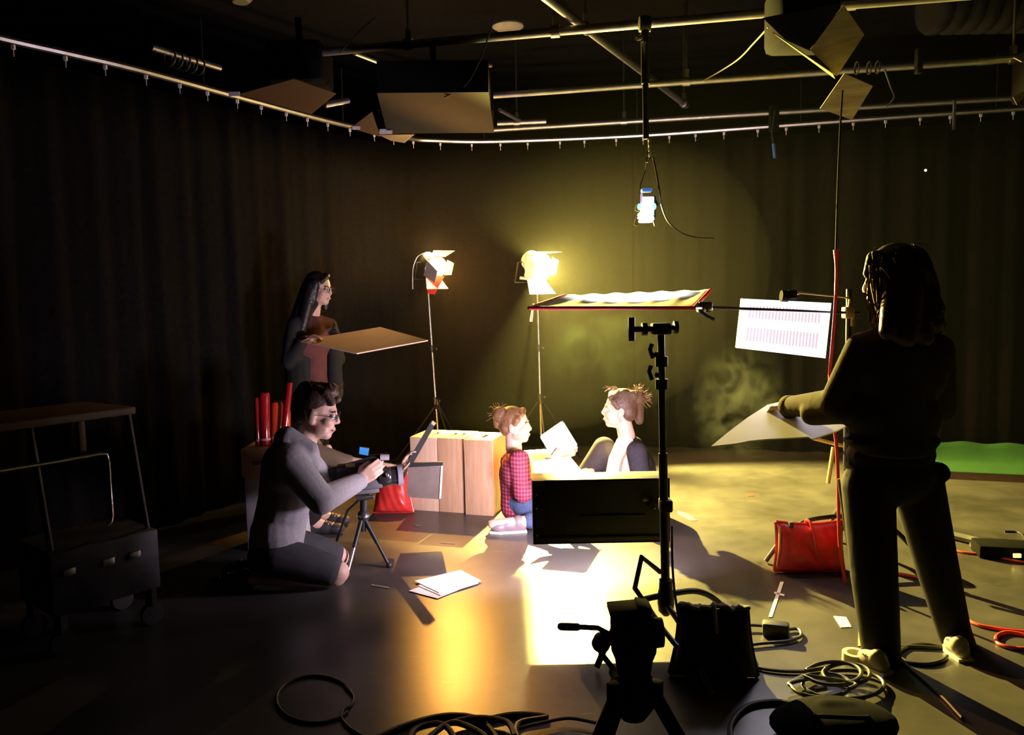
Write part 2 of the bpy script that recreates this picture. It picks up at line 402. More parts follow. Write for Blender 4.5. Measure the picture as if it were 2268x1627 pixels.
# ribbed duct
b = MB(); 
for i in range(26):
    x = 3.0 + i * .11; b.lathe((x, 5.9, 3.45), (1, 0, 0), [(0, .19), (.03, .21), (.08, .21), (.11, .19)], 20)
tag(b.build('ventilation_duct_ribs', mat('grey_duct', (.02, .02, .02), .85)), 'grey ribbed air duct under the ceiling behind the barndoor flaps', 'air duct').name = 'air_duct'
# ================================================================== stage lamps
LAMPW = mat('lamp_white_enamel', (.7, .68, .62), .5)
GELR = mat('red_gel', (.8, .05, .03), .4)
def glass_emit(name, c, s): return mat(name, (.9, .9, .9), .5, emit=c, estr=s)
def lamp_head(label, c, aim, r, lens_m, body_m, door_m, doors=((55, 1.6), (30, 1.5), (70, .9), (2, 2.1)), group=None):
    """round fresnel lamp: housing, lens, four barn doors, yoke"""
    x, y, z = axes(V(aim) - V(c)); t = root('stage_lamp', label, 'lamp', c, group)
    MB().lathe(c - x * .17, x, [(0, 0), (0, r * .5), (.03, r * .8), (.14, r * .95), (.165, r * 1.1), (.185, r * 1.1), (.185, r * .98), (.170, r * .97), (.168, 0)], 28).build('housing', body_m, t)
    lens = MB().lathe(c - x * .002, x, [(0, r * .96), (.004, r * .9), (.012, r * .5), (.015, 0)], 28).build('lens', lens_m, t)
    bd = root('barn_door_ring', None, None, c); bd.parent = t; bd.location = (0, 0, 0)
    MB().lathe(c + x * .015, x, [(0, r * 1.12), (.012, r * 1.16), (.02, r * 1.12), (0, r * 1.12)], 28, caps=False).build('ring', body_m, bd)
    # doors: above, below, y side, -y side as (opening angle, length / radius)
    for (o, s_), (sp, dl) in zip(((z, y), (-z, y), (y, z), (-y, z)), doors):
        sp = math.radians(sp); a = c + x * .02 + o * r * 1.1; b = a + (x * math.cos(sp) + o * math.sin(sp)) * r * dl
        n = (b - a).cross(s_).normalized(); w0, w1 = r * .8, r * (1.15 if abs(o.dot(z)) > .5 else .6)
        MB().slab([a - s_ * w0, a + s_ * w0, b + s_ * w1, b - s_ * w1], .003, n).build('barn_door', door_m, t)
    q = c - x * .08
    MB().tube([q + y * (r * 1.0), q + y * (r * 1.35), q + y * (r * 1.35) - z * (r * 1.7), q - y * (r * 1.35) - z * (r * 1.7), q - y * (r * 1.35), q - y * (r * 1.0)], .008, 8).build('yoke', BLACK, t)
    return t, x, y, z
def light_stand(label, foot, top, r=.011, spread=.42, azs=(0, 2.1, 4.2), group=None):
    foot, top = V(foot), V(top); t = root('light_stand', label, 'light stand', (foot.x, foot.y, 0), group)
    MB().cyl(foot + V((0, 0, .25)), top, r * 1.1, r * .8, 12).build('pole', ALU, t)
    for f in (.38, .66):
        p = foot.lerp(top, f); k = MB().cyl(p - V((0, 0, .03)), p + V((0, 0, .03)), r * 1.8, n=12); k.cyl(p, p + V((.035, -.01, 0)), .006, n=8); k.ell(p + V((.04, -.012, 0)), (.014, .014, .014)); k.build('clamp_collar', BLACK, t)
    MB().cyl(foot + V((0, 0, .52)), foot + V((0, 0, .60)), r * 1.9, n=12).build('leg_collar', BLACK, t)
    for a in azs:
        e = foot + V((math.cos(a) * spread, math.sin(a) * spread, .012))
        l = MB().cyl(foot + V((math.cos(a) * .015, math.sin(a) * .015, .55)), e, .009, .009, 10).build('leg', BLACK, t)
        MB().ell(e + V((0, 0, .002)), (.014, .014, .014)).build('rubber_foot', RUBBER, l)
    return t
Y2, Y1 = 6.75, 6.55
L2 = P(1190, 588, Y2); L1 = P(962, 590, Y1)
T2, T1 = V((1.75, 3.6, .25)), V((1.0, 4.2, .30))
lamp_head('blazing yellow-white lamp on the stand behind the seated pair', L2, T2, .105, glass_emit('lens_hot_yellow', (1, .86, .45), 60), LAMPW, LAMPW, doors=((24, 1.35), (24, 1.6), (64, .55), (-2, 2.4)))
lamp_head('orange glowing lamp on the thin stand behind the wooden boxes', L1, T1, .085, glass_emit('lens_hot_orange', (1, .55, .2), 30), LAMPW, LAMPW, doors=((48, 1.4), (26, 1.3), (60, .7), (-1, 2.2)))
light_stand('thin light stand carrying the blazing yellow-white lamp', V((L2.x + .012, Y2 + .1, 0)), L2 + V((-.0, .085, -.18)), azs=(.6, 2.7, 4.8))
light_stand('thin light stand carrying the orange lamp behind the wooden boxes', V((L1.x - .02, Y1 + .12, 0)), L1 + V((-.07, .1, -.145)), azs=(1.0, 3.1, 5.2))
# red gel clipped under the orange lamp, clothes pegs and cord
x, y, z = axes(T1 - L1)
q = [P(943, 606, Y1 - .02), P(984, 612, Y1 - .06), P(974, 630, Y1 - .05), P(963, 652, Y1 - .02), P(948, 650, Y1), P(942, 624, Y1)]
tag(MB().slab(q, .004).build('red_gel_sheet', GELR, flat=True), 'red gel sheet clipped below the orange lamp, narrowing downwards', 'lamp gel')
q = [P(1168, 606, Y2 - .0), P(1216, 612, Y2 - .07), P(1204, 630, Y2 - .05), P(1195, 646, Y2 + .03), P(1175, 647, Y2 + .03)]
tag(MB().slab(q, .004).build('diffusion_sheet', mat('diffusion_gel', (.9, .88, .75), .6), flat=True), 'pale diffusion sheet hanging under the blazing yellow-white lamp', 'lamp gel')
cable('white-lit cord hanging beside the orange lamp', [P(940, 560, Y1), P(925, 568, Y1), P(917, 585, Y1), P(914, 605, Y1), P(914, 640, Y1)], .004, WHITEP)
tag(MB().cyl(P(1151, 615, Y2 - .1), P(1170, 617, Y2 - .1), .012).build('clamp_knob', LAMPW), 'white clamp knob sticking out beside the blazing lamp', 'clamp')
tag(MB().tube([P(1182, 672, 6.3), P(1179, 690, 6.3), P(1176, 712, 6.3)], .006, r1=.011).build('cord_end', WHITEP), 'white cord end dangling below the corner of the reflector frame', 'cord')

light('SPOT', 'yellow_backlight', L2 + (T2 - L2).normalized() * .03, T2, E_L2, (1, .78, .17), spot_size=math.radians(116), spot_blend=.25, shadow_soft_size=.014)
light('SPOT', 'orange_backlight', L1 + (T1 - L1).normalized() * .03, T1, E_L1, (1, .44, .07), spot_size=math.radians(130), spot_blend=.2, shadow_soft_size=.014)
light('POINT', 'yellow_lamp_glow', L2 + (T2 - L2).normalized() * .10, T2, E_L2 * .005, (1, .82, .35), shadow_soft_size=.06)
light('POINT', 'orange_lamp_glow', L1 + (T1 - L1).normalized() * .08, T1, E_L1 * .008, (1, .6, .22), shadow_soft_size=.05)
# added fill lights above both lamps to brighten flaps, board and curtain
for c, col_, e, n_ in ((L2, (1, .8, .3), E_S2, 'yellow'), (L1, (1, .55, .2), E_S1, 'orange')):
    p = c + V((0, .05, .16)); light('POINT', n_ + '_added_spill', p, p - V((0, 0, 1)), e, col_, shadow_soft_size=.03)

# ================================================================== small hanging lamp on a drop pole
hp = P(1428, 62, 4.45); Ht = P(1431, 308, 4.45)
t = root('drop_pole', 'black telescopic drop pole hanging from the nearest silver pipe', 'drop pole', hp)
MB().cyl(hp + V((0, 0, .06)), hp.lerp(Ht, .5), .022).build('outer_tube', BLACK, t); MB().cyl(hp.lerp(Ht, .48), Ht, .016).build('inner_tube', BLACK, t)
MB().lathe(hp + V((-.03, 0, .02)), (1, 0, 0), [(0, .027), (0, .04), (.06, .04), (.06, .027)]).build('pipe_hook', BLACK, t)
MB().cyl(P(1420, 82, 4.4), P(1410, 86, 4.38), .012).build('wing_nut', STEEL, t); MB().cyl(P(1427, 95, 4.42), P(1424, 99, 4.40), .010).build('wing_nut', STEEL, t)
k = MB()
for i in range(7):
    c = P(1436 + i * .3, 306 + i * 6, 4.45); k.tube([c + V((math.cos(a) * .008 * (i % 2), math.cos(a) * .008 * (1 - i % 2), math.sin(a) * .012)) for a in [j * PI / 5 for j in range(10)]], .0022, 5, closed=True)
tag(k.build('safety_chain', STEEL), 'short steel chain hanging below the drop pole', 'chain')
tag(MB().tube([P(1436, 336, 4.45), P(1432, 358, 4.45), P(1437, 354, 4.45), P(1444, 340, 4.45), P(1449, 338, 4.44), P(1441, 345, 4.44)], .005, 7, sm=5).build('carabiner', STEEL), 'steel hook joining the chain to the small bright lamp', 'hook')
cable('cable running from the steel hook past the small bright lamp', [P(1446, 348, 4.45), P(1453, 380, 4.45), P(1461, 428, 4.45), P(1464, 450, 4.5), P(1480, 490, 4.6), P(1510, 516, 4.8), P(1545, 526, 5.0), P(1580, 528, 5.2)], .005)
LC = P(1432, 455, 4.5)
t = root('hanging_lamp', 'small glaring blue-white lamp hanging from the drop pole', 'lamp', LC)
BLU = mat('blue_glow', (.05, .1, .3), .4, emit=(.06, .25, .75), estr=.55); COOL = mat('cool_glow', (.9, .9, .9), .4, emit=(.8, .92, 1), estr=6); CYAN = mat('cyan_glow', (.3, .8, .9), .4, emit=(.25, .85, 1), estr=2.2)  # cap, fin and knobs glow in place of light falling on them
k = lambda u0, v0, u1, v1, y, d, b=.006: MB().box((P(u0, v0, y) + P(u1, v1, y)) / 2, (S(u1 - u0, y), d, S(v1 - v0, y)), bevel=b)
k(1420, 436, 1449, 486, 4.54, .10).build('housing', BLKP, t)
k(1424, 436, 1448, 472, 4.484, .012, .003).build('front_panel', COOL, t)
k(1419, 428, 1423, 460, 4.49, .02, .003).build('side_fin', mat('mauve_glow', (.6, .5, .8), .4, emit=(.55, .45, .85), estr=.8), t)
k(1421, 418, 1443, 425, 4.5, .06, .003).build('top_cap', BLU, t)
MB().lathe(P(1430, 472, 4.5), (0, 0, -1), [(0, .042), (.012, .046), (.014, .036), (.022, .046), (.036, .047), (.05, .036), (.05, 0)], 24).build('lamp_bowl', COOL, t)
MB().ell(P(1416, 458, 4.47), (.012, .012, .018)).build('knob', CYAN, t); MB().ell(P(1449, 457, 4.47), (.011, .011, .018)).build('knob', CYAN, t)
for q in (((1409, 452), (1406, 466), (1418, 470), (1418, 458)), ((1408, 484), (1403, 498), (1412, 500), (1415, 485)), ((1446, 487), (1449, 500), (1454, 500), (1449, 487))):
    MB().slab([P(a, b, 4.47) for a, b in q], .004, V((0, 1, 0))).build('barn_door', mat('brass_flap', (.5, .42, .15), .45, .3), t)
MB().tube([P(1418, 458, 4.5), P(1418, 410, 4.5), P(1430, 375, 4.5), P(1432, 356, 4.46)], .003, 6).build('hanging_wire', BLACK, t); MB().tube([P(1449, 440, 4.52), P(1458, 455, 4.52)], .006, 6).build('yoke', BLACK, t)
light('SPOT', 'hanging_lamp_beam', P(1430, 488, 4.5) - V((0, 0, .03)), P(1330, 1090, 5.0), E_HL, (.8, .9, 1), spot_size=math.radians(95), spot_blend=.5, shadow_soft_size=.04)

# ================================================================== hanging ceiling fixtures with barn doors
ORW = mat('orange_brown_flap', (.05, .021, .006), .6, var=.08); BLKM = mat('lamp_black_paint', (.005, .005, .0055), .9); GRY = mat('dark_grey_casing', (.011, .012, .014), .9)
def flap(q, m, t, name='barn_door'): return MB().slab(q, .004).build(name, m, t)
def tagcard(u, v, y, w_, h_, t):
    MB().box(P(u, v, y), (S(w_, y), .003, S(h_, y))).build('paper_label', mat('label_card', (.75, .72, .75), .6, var=.02), t)
t = root('hanging_spotlight', 'dark hanging spotlight with one big orange-lit flap, above the curtain track', 'spotlight', P(640, 160, 4.9))
MB().box(P(665, 150, 5.1), (.34, .36, .24), bevel=.03).build('housing', BLKM, t)
flap([P(528, 208, 4.75), P(650, 174, 4.55), P(745, 207, 4.75), P(690, 252, 5.05)], ORW, t)
MB().cyl(P(665, 120, 5.1), P(660, 40, 5.1), .02).build('hanging_arm', BLKM, t); tagcard(519, 208, 4.7, 24, 9, t)
MB().cyl(P(720, 232, 4.95), P(772, 222, 5.05), .018).build('yoke', ALU, t)
t = root('softlight', 'big dark grey box softlight hung over the curtain track', 'softlight', P(965, 200, 4.9))
a, b, c, d = P(835, 206, 4.45), P(1082, 204, 4.45), P(1094, 294, 5.3), P(858, 296, 5.3)
n_ = (b - a).cross(d - a).normalized(); n_ = n_ if n_.z > 0 else -n_
MB().slab([p + n_ * .085 for p in (a, b, c, d)], .17, n_).build('housing', GRY, t)
flap([P(824, 247, 4.95), P(842, 302, 5.36), P(776, 283, 5.3)], ORW, t); flap([P(838, 298, 5.32), P(918, 297, 5.32), P(896, 316, 5.6), P(866, 311, 5.55)], ORW, t)
tagcard(789, 283, 5.24, 17, 7, t); tagcard(855, 291, 5.22, 27, 10, t)
MB().tube([P(842, 245, 4.9), P(838, 180, 4.9), P(960, 140, 4.9), P(1090, 180, 4.9), P(1088, 245, 4.9)], .012).build('yoke', BLKM, t)
MB().cyl(P(960, 140, 4.9), P(958, 100, 4.9), .018).build('hanging_arm', BLKM, t)
t = root('hanging_spotlight', 'huge black hanging spotlight with yellowish flaps, top corner above the standing crew member', 'spotlight', P(1760, 60, 3.9))
FL = wood('yellow_lit_flap', (.10, .08, .025), (.16, .13, .04), .6, 'X', 6); FL2 = wood('mottled_flap', (.22, .18, .10), (.42, .36, .17), .6, 'X', 5)  # yellow lamp light on the big spotlight's flaps is put into the colour
MB().box(P(1775, 40, 4.15), (.30, .30, .30), bevel=.04).build('housing', BLKM, t)
flap([P(1868, 10, 3.75), P(1914, 76, 3.95), P(1853, 168, 4.15), P(1794, 110, 3.95)], FL, t)
flap([P(1712, 72, 3.75), P(1735, 88, 3.85), P(1850, 174, 4.15), P(1845, 163, 4.1)], FL, t)
flap([P(1870, 162, 4.0), P(1933, 190, 4.1), P(1887, 265, 4.3), P(1816, 240, 4.2)], FL2, t)
flap([P(1690, 40, 3.80), P(1862, 6, 3.75), P(1794, 112, 3.97), P(1740, 88, 3.9)], BLKM, t)
MB().cyl(P(1765, 10, 4.05), P(1765, -60, 4.05), .03).build('hanging_arm', BLKM, t)
t = root('hanging_spotlight', 'hanging spotlight cut by the frame edge, brown flap over the curtain track', 'spotlight', P(2280, 170, 5.0))
MB().box(P(2320, 170, 5.3), (.3, .3, .3), bevel=.03).build('housing', BLKM, t)
flap([P(2245, 128, 5.2), P(2300, 95, 5.3), P(2310, 140, 5.2), P(2262, 137, 5.1)], FL2, t); flap([P(2243, 215, 5.1), P(2300, 185, 5.2), P(2310, 240, 5.0), P(2252, 232, 5.0)], ORW, t)
MB().cyl(P(2320, 130, 5.3), P(2320, 60, 5.3), .02).build('hanging_arm', BLKM, t)
# grey clamp hanging from the curtain track and a pin light
o = tag(MB().box(P(2113, 255, 6.4), (.016, .02, .22)).build('track_bracket', ALU), 'flat pale bracket hanging beside the curtain track above the crew member', 'bracket')
o = tag(MB().box(P(2035, 135, 5.3), (.04, .05, .16), bevel=.008).build('pipe_clamp', BLKM), 'black clamp on the second silver pipe beyond the flaps', 'clamp')
o = tag(MB().box(P(1714, 262, 6.35), (.07, .06, .2), bevel=.01).build('pipe_clamp', BLKM), 'black clamp on the pipe before the curtain track, holding a cord', 'clamp')
for i, (u, v) in enumerate(((1898, 150), (1925, 150), (1944, 148))):
    c = P(u, v, 5.45); tag(MB().tube([c + V((0, math.cos(a) * .035, math.sin(a) * .04)) for a in [j * PI / 6 for j in range(12)]], .006, 6, closed=True).build('cable_tie', RUBBER), 'black cable tie looped round the second silver pipe', 'cable tie', 'cable ties on the second pipe')
tag(MB().ell(P(2050, 377, 6.6), (.010, .010, .010)).build('indicator_light', mat('pin_glow', (.8, .9, .9), .5, emit=(.8, 1, .95), estr=3)), 'tiny bright white-green pinpoint light on the dark curtain', 'indicator light')
cable('thin cord hanging off the huge black spotlight above the red cable', [P(1866, 200, 3.9), P(1861, 280, 3.9), P(1855, 420, 3.9), P(1851, 555, 3.9)], .005)
# red extension
t = root('extension_cable', 'red extension cable hanging straight down beside the standing crew member', 'cable', P(1852, 560, 3.9))
MB().tube([P(1851, 566, 3.9), P(1853, 600, 3.9), P(1850, 680, 3.9), P(1843, 770, 3.9), P(1838, 830, 3.9), P(1842, 900, 3.9), P(1852, 980, 3.9), P(1856, 1060, 3.9), P(1858, 1160, 3.9), P(1861, 1215, 3.9), P(1872, 1292, 3.88)], .0085, 10, sm=8).build('cord', REDC, t)
MB().cyl(P(1852, 553, 3.9), P(1853, 575, 3.9), .014, .011).build('socket', REDC, t)

# ================================================================== wooden boxes the actors lean on
APL = wood('birch_box_ply', (.62, .42, .29), (.72, .51, .36), .55); APL2 = wood('oak_box_ply', (.52, .31, .18), (.62, .40, .24), .5)
A0, A1 = G(912, 1129), G(1096, 1141); dx = (A1 - A0); tot = dx.length; dx.normalize(); dy = V((-dx.y, dx.x, 0)); up = V((0, 0, 1))
bw = tot / 3
for i in range(3):
    wd = bw - (.012 if i == 1 else .004); c = A0 + dx * (bw * (i + .5) - (.004 if i == 1 else 0)) + dy * .155 + V((0, 0, .254))
    t = root('apple_box', ('pale wooden box on end at the outer end of the row, partly behind the clapperboard', 'tan wooden box on end in the middle of the row of three', 'tan wooden box on end that the plaid-shirted person leans against')[i], 'wooden box', (c.x, c.y, 0), 'wooden boxes stood on end')
    m_ = (APL, APL2, APL2)[i]
    yo = (0, .0, -.025)[i]
    # shell of boards with slots cut in the top board
    cc = c + dy * yo
    th = .018
    MB().box(cc - dy * (.1525 - th / 2), (wd, th, .508), (dx, dy, up), .002).build('front_board', m_, t)
    MB().box(cc + dy * (.1525 - th / 2), (wd, th, .508), (dx, dy, up), .002).build('back_board', m_, t)
    for s_ in (-1, 1): MB().box(cc + dx * s_ * (wd / 2 - th / 2), (th, .305 - 2 * th, .508), (dx, dy, up)).build('side_board', m_, t)
    zt = V((0, 0, .254 - th / 2)); iw = wd - 2 * th; il = .305 - 2 * th; sw = .030; sl = .11
    n = 2 if i < 2 else 1
    k = MB(); 
    k.box(cc + zt - dy * (il / 2 - (il - sl) / 4), (iw, (il - sl) / 2, th), (dx, dy, up)); k.box(cc + zt + dy * (il / 2 - (il - sl) / 4), (iw, (il - sl) / 2, th), (dx, dy, up))
    cw = (iw - n * sw) / (n + 1)
    for j in range(n + 1): k.box(cc + zt + dx * (-iw / 2 + cw / 2 + j * (cw + sw)), (cw, sl, th), (dx, dy, up))
    k.build('slotted_top', m_, t)
    MB().box(cc - V((0, 0, .245)), (iw, il, th), (dx, dy, up)).build('bottom_board', m_, t)

def sandbag(label, base, w_, h_, th, m_, az=0.0, lean=0.0, top=.75, seed=1):
    """flat-seamed pillow of sand standing on its long edge"""
    base = V(base); t = root('sandbag', label, 'sandbag', (base.x, base.y, 0)); rn = random.Random(seed); ph = [rn.uniform(0, 6.28) for _ in range(8)]
    X = V((math.cos(az), math.sin(az), 0)); N = V((-X.y, X.x, 0)); U = (V((0, 0, 1)) + N * lean).normalized()
    b = MB()
    def side(s_):
        def fn(u, v):
            a, c = abs(2 * u - 1), abs(2 * v - 1)
            f = max(0, 1 - a ** 3.5) ** .5 * max(0, 1 - c ** 3) ** .5 * (1.18 - .5 * v)
            wv = w_ * (1 - (1 - top) * v * .55) * (1 - .05 * math.sin(PI * v)); 
            wr = .007 * math.sin(u * 17 + ph[0] + 3 * v) * v * v + .002 * math.sin(u * 29 + v * 13 + ph[1]) + .004 * math.sin(v * 11 + u * 5 + ph[2])
            return base + X * ((u - .5) * wv) + U * (v * h_ * (1 - .06 * math.sin(PI * u) * 1)) + N * (s_ * (th / 2 * f + .004 + wr * f))
        return fn
    b.grid(side(-1), 44, 26); b.grid(side(1), 44, 26)
    bmesh.ops.remove_doubles(b.bm, verts=b.bm.verts[:], dist=.0005)
    for k in ((0, .0), (0, 1.0)):
        pts = [side(-1)(i / 24, k[1]) + N * .004 for i in range(25)]; b.tube(pts, .009, 8)
    for k in (0.0, 1.0): b.tube([side(-1)(k, i / 16) + N * .004 for i in range(17)], .008, 8)
    b.build('bag', m_, t)
    return t, base, X, N, U
t, bs, X_, N_, U_ = sandbag('bulging red sandbag slumped against the pale wooden box', G(872, 1133, .008), .27, .27, .15, REDV, -.05, .15, .45, 2)
MB().tube([bs + U_ * .25 - X_ * .05, bs + U_ * .28 + X_ * .02 - N_ * .01, bs + U_ * .25 + X_ * .07], .008, 8, sm=5).build('strap', REDV, t)

# ================================================================== papers and boards near the actors
def sheet(name, label, cat, quad, m_, t=.003, group=None, rounded=0):
    q = [V(p) for p in quad]
    if rounded:
        out = []
        for i in range(len(q)):
            a, b, c = q[i - 1], q[i], q[(i + 1) % len(q)]
            p0 = b + (a - b).normalized() * rounded; p1 = b + (c - b).normalized() * rounded
            out += [p0, p0 * .25 + b * .5 + p1 * .25, p1]
        q = out
    return tag(MB().slab(q, t).build(name, m_, flat=True), label, cat, group)
sheet('script_card', 'square white card held up between the two seated people', 'card', [P(1195, 966, 5.02), P(1246, 931, 5.10), P(1280, 986, 5.12), P(1229, 1022, 5.04)], WHITE, rounded=.015)
sheet('script_pages', 'white script pages spread over the lap beside the key light', 'paper', [P(1178, 1022, 4.88), P(1262, 1010, 5.05), P(1302, 1058, 4.9), P(1290, 1085, 4.80), P(1195, 1085, 4.76)], PAPER)
for i, (q, z) in enumerate(((((905, 1308), (985, 1280), (1030, 1300), (968, 1325)), .004), (((918, 1286), (1020, 1262), (1066, 1286), (972, 1312)), .010), (((925, 1296), (1018, 1270), (1060, 1291), (975, 1318)), .007))):
    sheet('script_page', ('white paper sheet lying lowest in the loose pile on the glossy floor', 'white paper sheet lying topmost in the loose pile on the glossy floor', 'white paper sheet sandwiched in the loose pile on the glossy floor')[i], 'paper', [G(u, v, z) for u, v in q], PAPER, .002, 'loose sheets on the floor')
# tape and scraps on the floor
def scrap(name, label, uv, m_, cat='tape', group=None): return sheet(name, label, cat, [G(u, v, .002) for u, v in uv], m_, .002, group)
scrap('floor_tape', 'long white tape strip on the floor below the red sandbag by the stand', ((1728, 1288), (1736, 1288), (1710, 1366), (1702, 1366)), PAPER)
scrap('floor_tape', 'crosspiece of white tape beside the long tape strip', ((1716, 1310), (1738, 1316), (1736, 1320), (1714, 1314)), PAPER)
scrap('paper_scrap', 'small yellow-lit paper square on the floor near the white shoe', ((1846, 1364), (1874, 1366), (1886, 1388), (1862, 1389)), PAPER, 'paper')
scrap('floor_tape', 'yellow tape strip running up to the white shoe', ((1903, 1360), (1912, 1360), (1912, 1430), (1900, 1430)), YELP)
scrap('floor_tape', 'pale worn tape mark on the floor beside the key light', ((1500, 1130), (1525, 1138), (1545, 1152), (1530, 1153), (1503, 1139)), mat('worn_tape', (.2, .18, .13), .7))
scrap('floor_tape', 'tiny red tape mark on the floor in front of the white card', ((1655, 1094), (1670, 1093), (1671, 1098), (1657, 1099)), REDC)
scrap('floor_tape', 'tiny red tape mark on the floor beside the shoe of the seated person', ((1146, 1166), (1160, 1162), (1162, 1167), (1150, 1171)), REDC)
scrap('floor_tape', 'pale tape dash on the dark floor in front of the wooden boxes', ((975, 1199), (1008, 1201), (1008, 1204), (976, 1202)), mat('worn_tape', (.2, .18, .13), .7))
scrap('floor_tape', 'small pale tape dash just below the pale wooden box', ((918, 1161), (934, 1161), (934, 1165), (920, 1164)), mat('worn_tape', (.2, .18, .13), .7))
scrap('floor_tape', 'pale tape dash on the floor beside the kneeling camera operator', ((822, 1293), (862, 1300), (862, 1303), (822, 1296)), mat('worn_tape', (.2, .18, .13), .7))
rnd = random.Random(5)

# ================================================================== key light on its stand
KY = 3.60
kl, kr, kt_, kb = P(1180, 1135, KY), P(1484, 1128, KY), P(1330, 1061, KY), P(1330, 1203, KY)
kx = (kr - kl); kw = kx.length; kx.normalize(); kz = (kt_ - kb); kh = kz.length; kyv = V((0, 1, 0)); kz = V((0, 0, 1)); kx = V((1, -.0, .0)).normalized()
kc = (kl + kr) / 2; kc.z = (kt_.z + kb.z) / 2; KD = .15
t = root('key_light', 'black rectangular box light turned away, on the black stand', 'studio light', kc)
ax3 = (kx, kyv, kz); cc = kc + kyv * (KD / 2)
HB = mat('light_black_casing', (.035, .035, .035), .5)
MB().box(cc - kyv * (KD / 2 - .006), (kw, .012, kh), ax3, .004).build('back_panel', HB, t)
for s_ in (-1, 1):
    MB().box(cc + kz * s_ * (kh / 2 - .006), (kw, KD, .012), ax3, .003).build('casing_side', HB, t); MB().box(cc + kx * s_ * (kw / 2 - .006), (.012, KD, kh - .024), ax3, .003).build('casing_side', HB, t)
MB().box(cc + kyv * .03, (kw - .03, .006, kh - .03), ax3).build('diffuser', mat('key_diffuser', (.9, .9, .9), .5, emit=(1, .92, 1), estr=6), t)
for s_, v in ((-1, .085), (-1, .02), (-1, -.105), (1, .1), (1, .0), (1, -.1)):
    MB().ell(kc + kx * s_ * (kw / 2 - .018) + kz * v - kyv * .003, (.0045, .004, .0045), n=10).build('rivet', STEEL, t)
MB().box(kc + kx * (-kw / 2 + .03) + kz * (kh / 2 - .012) - kyv * .003, (.05, .006, .024), ax3, .002).build('corner_plate', HB, t)
MB().box(kc - kz * .02 + kx * .05 - kyv * .004, (.30, .01, .006), ax3, .002).build('back_ridge', HB, t); MB().box(kc + kz * (-kh / 2 + .03) - kyv * .004, (kw - .06, .01, .01), ax3, .002).build('back_ridge', HB, t)
MB().box(P(1428, 1103, KY) - kyv * .02, (.03, .03, .012), ax3, .003).build('latch', mat('brass_latch', (.6, .5, .25), .35, .8), t)
MB().cyl(P(1440, 1112, KY) - kyv * .003, P(1440, 1112, KY) - kyv * .06, .022, .016).build('tilt_knob', BLKP, t)
for u, v in ((1452, 1117), (1460, 1118), (1468, 1119), (1450, 1124)): MB().ell(P(u, v, KY - .03), (.005, .005, .005), n=8).build('bolt', mat('brass_latch', (.6, .5, .25), .35, .8), t)
light('AREA', 'key_light_beam', kc + kyv * (KD + .005), kc + kyv * (KD + 1) + V((-.34, 0, .02)), E_KEY, (1, .80, 1), shape='RECTANGLE', size=kw * .92, size_y=kh * .85)

def cstand(label, foot, top, y, extra=None, legs=(), r=.0175):
    t = root('c_stand', label, 'stand', (foot[0], foot[1], 0)); f = V((foot[0], foot[1], 0)); top = V(top)
    MB().cyl(f + V((0, 0, .20)), f.lerp(top, .62), r).build('pole', BLACK, t); MB().cyl(f.lerp(top, .60), top, r * .8).build('riser', BLACK, t)
    MB().lathe(f + V((0, 0, .15)), (0, 0, 1), [(0, .012), (.02, .03), (.05, .034), (.09, .034), (.11, .028), (.15, .026)], 18).build('hub', BLACK, t)
    for l in legs: 
        MB().tube([V(q) for q in l], .0125, 10, sm=6).build('leg', BLACK, t)
    return t
fy = 3.16; px_ = P(1472, 1200, fy).x; ft = V((px_ + .004, fy, 0)); tp_ = P(1468, 725, fy)
tp_.x = px_ - .012
t0_ = t = cstand('black c-stand that carries the box light, its clamp head at eye level', ft, tp_, fy, legs=(
    [ft + V((-.02, -.005, .235)), ft + V((-.13, -.05, .225)), ft + V((-.21, -.10, .17)), ft + V((-.30, -.16, .013))],
    [ft + V((.02, .01, .235)), ft + V((.14, .06, .225)), ft + V((.24, .10, .16)), ft + V((.34, .15, .013))],
    [ft + V((.0, -.02, .20)), ft + V((.03, -.14, .17)), ft + V((.06, -.26, .10)), ft + V((.09, -.40, .013))]))
MB().tube([P(1462, 1266, 3.12), P(1421, 1233, 3.05), P(1406, 1302, 2.98), P(1470, 1395, 2.85), P(1500, 1432, 2.78)], .0105, 8).build('folded_lever', BLACK, t)
# clamp head at top
h = tp_ + V((0, 0, -.005))
gh = MB().box(h, (.075, .06, .045), bevel=.008).build('grip_head', BLACK, t)
k = MB(); k.cyl(h + V((-.03, 0, .0)), h + V((-.12, 0, 0)), .012); k.cyl(h + V((-.115, 0, .048)), h + V((-.115, 0, -.045)), .013, n=12); k.build('t_handle', BLACK, t)
k = MB(); k.cyl(h + V((-.075, 0, 0)), h + V((-.055, 0, 0)), .026); k.build('clamp_plate', BLACK, t)
k = MB(); k.cyl(h + V((.03, 0, .004)), h + V((.05, 0, .004)), .010); k.cyl(h + V((.05, 0, .004)), h + V((.066, 0, .004)), .026, n=12); k.build('knob', BLACK, t)
for (u, v, uu, vv) in ((1452, 785, 1440, 770), (1455, 830, 1438, 818)):
    k = MB(); k.cyl(P(1462, v, fy), P(u, v, fy - .03), .010); k.tube([P(uu + 4, vv - 8, fy - .03), P(uu, vv + 4, fy - .035), P(uu + 6, vv + 22, fy - .03)], .009, 8); k.build('locking_lever', BLACK, t)
for v in (800, 850): p = P(1466, v, fy); p.x = px_ - .010; MB().cyl(p - V((0, 0, .02)), p + V((0, 0, .02)), .025).build('collar', BLACK, t)
cable('black power lead running down the c-stand from the box light', [P(1488, 1165, 3.2), P(1489, 1240, 3.12), P(1493, 1300, 3.10), P(1500, 1350, 3.08), P(1506, 1390, 3.0), P(1520, 1440, 2.95)], .005)
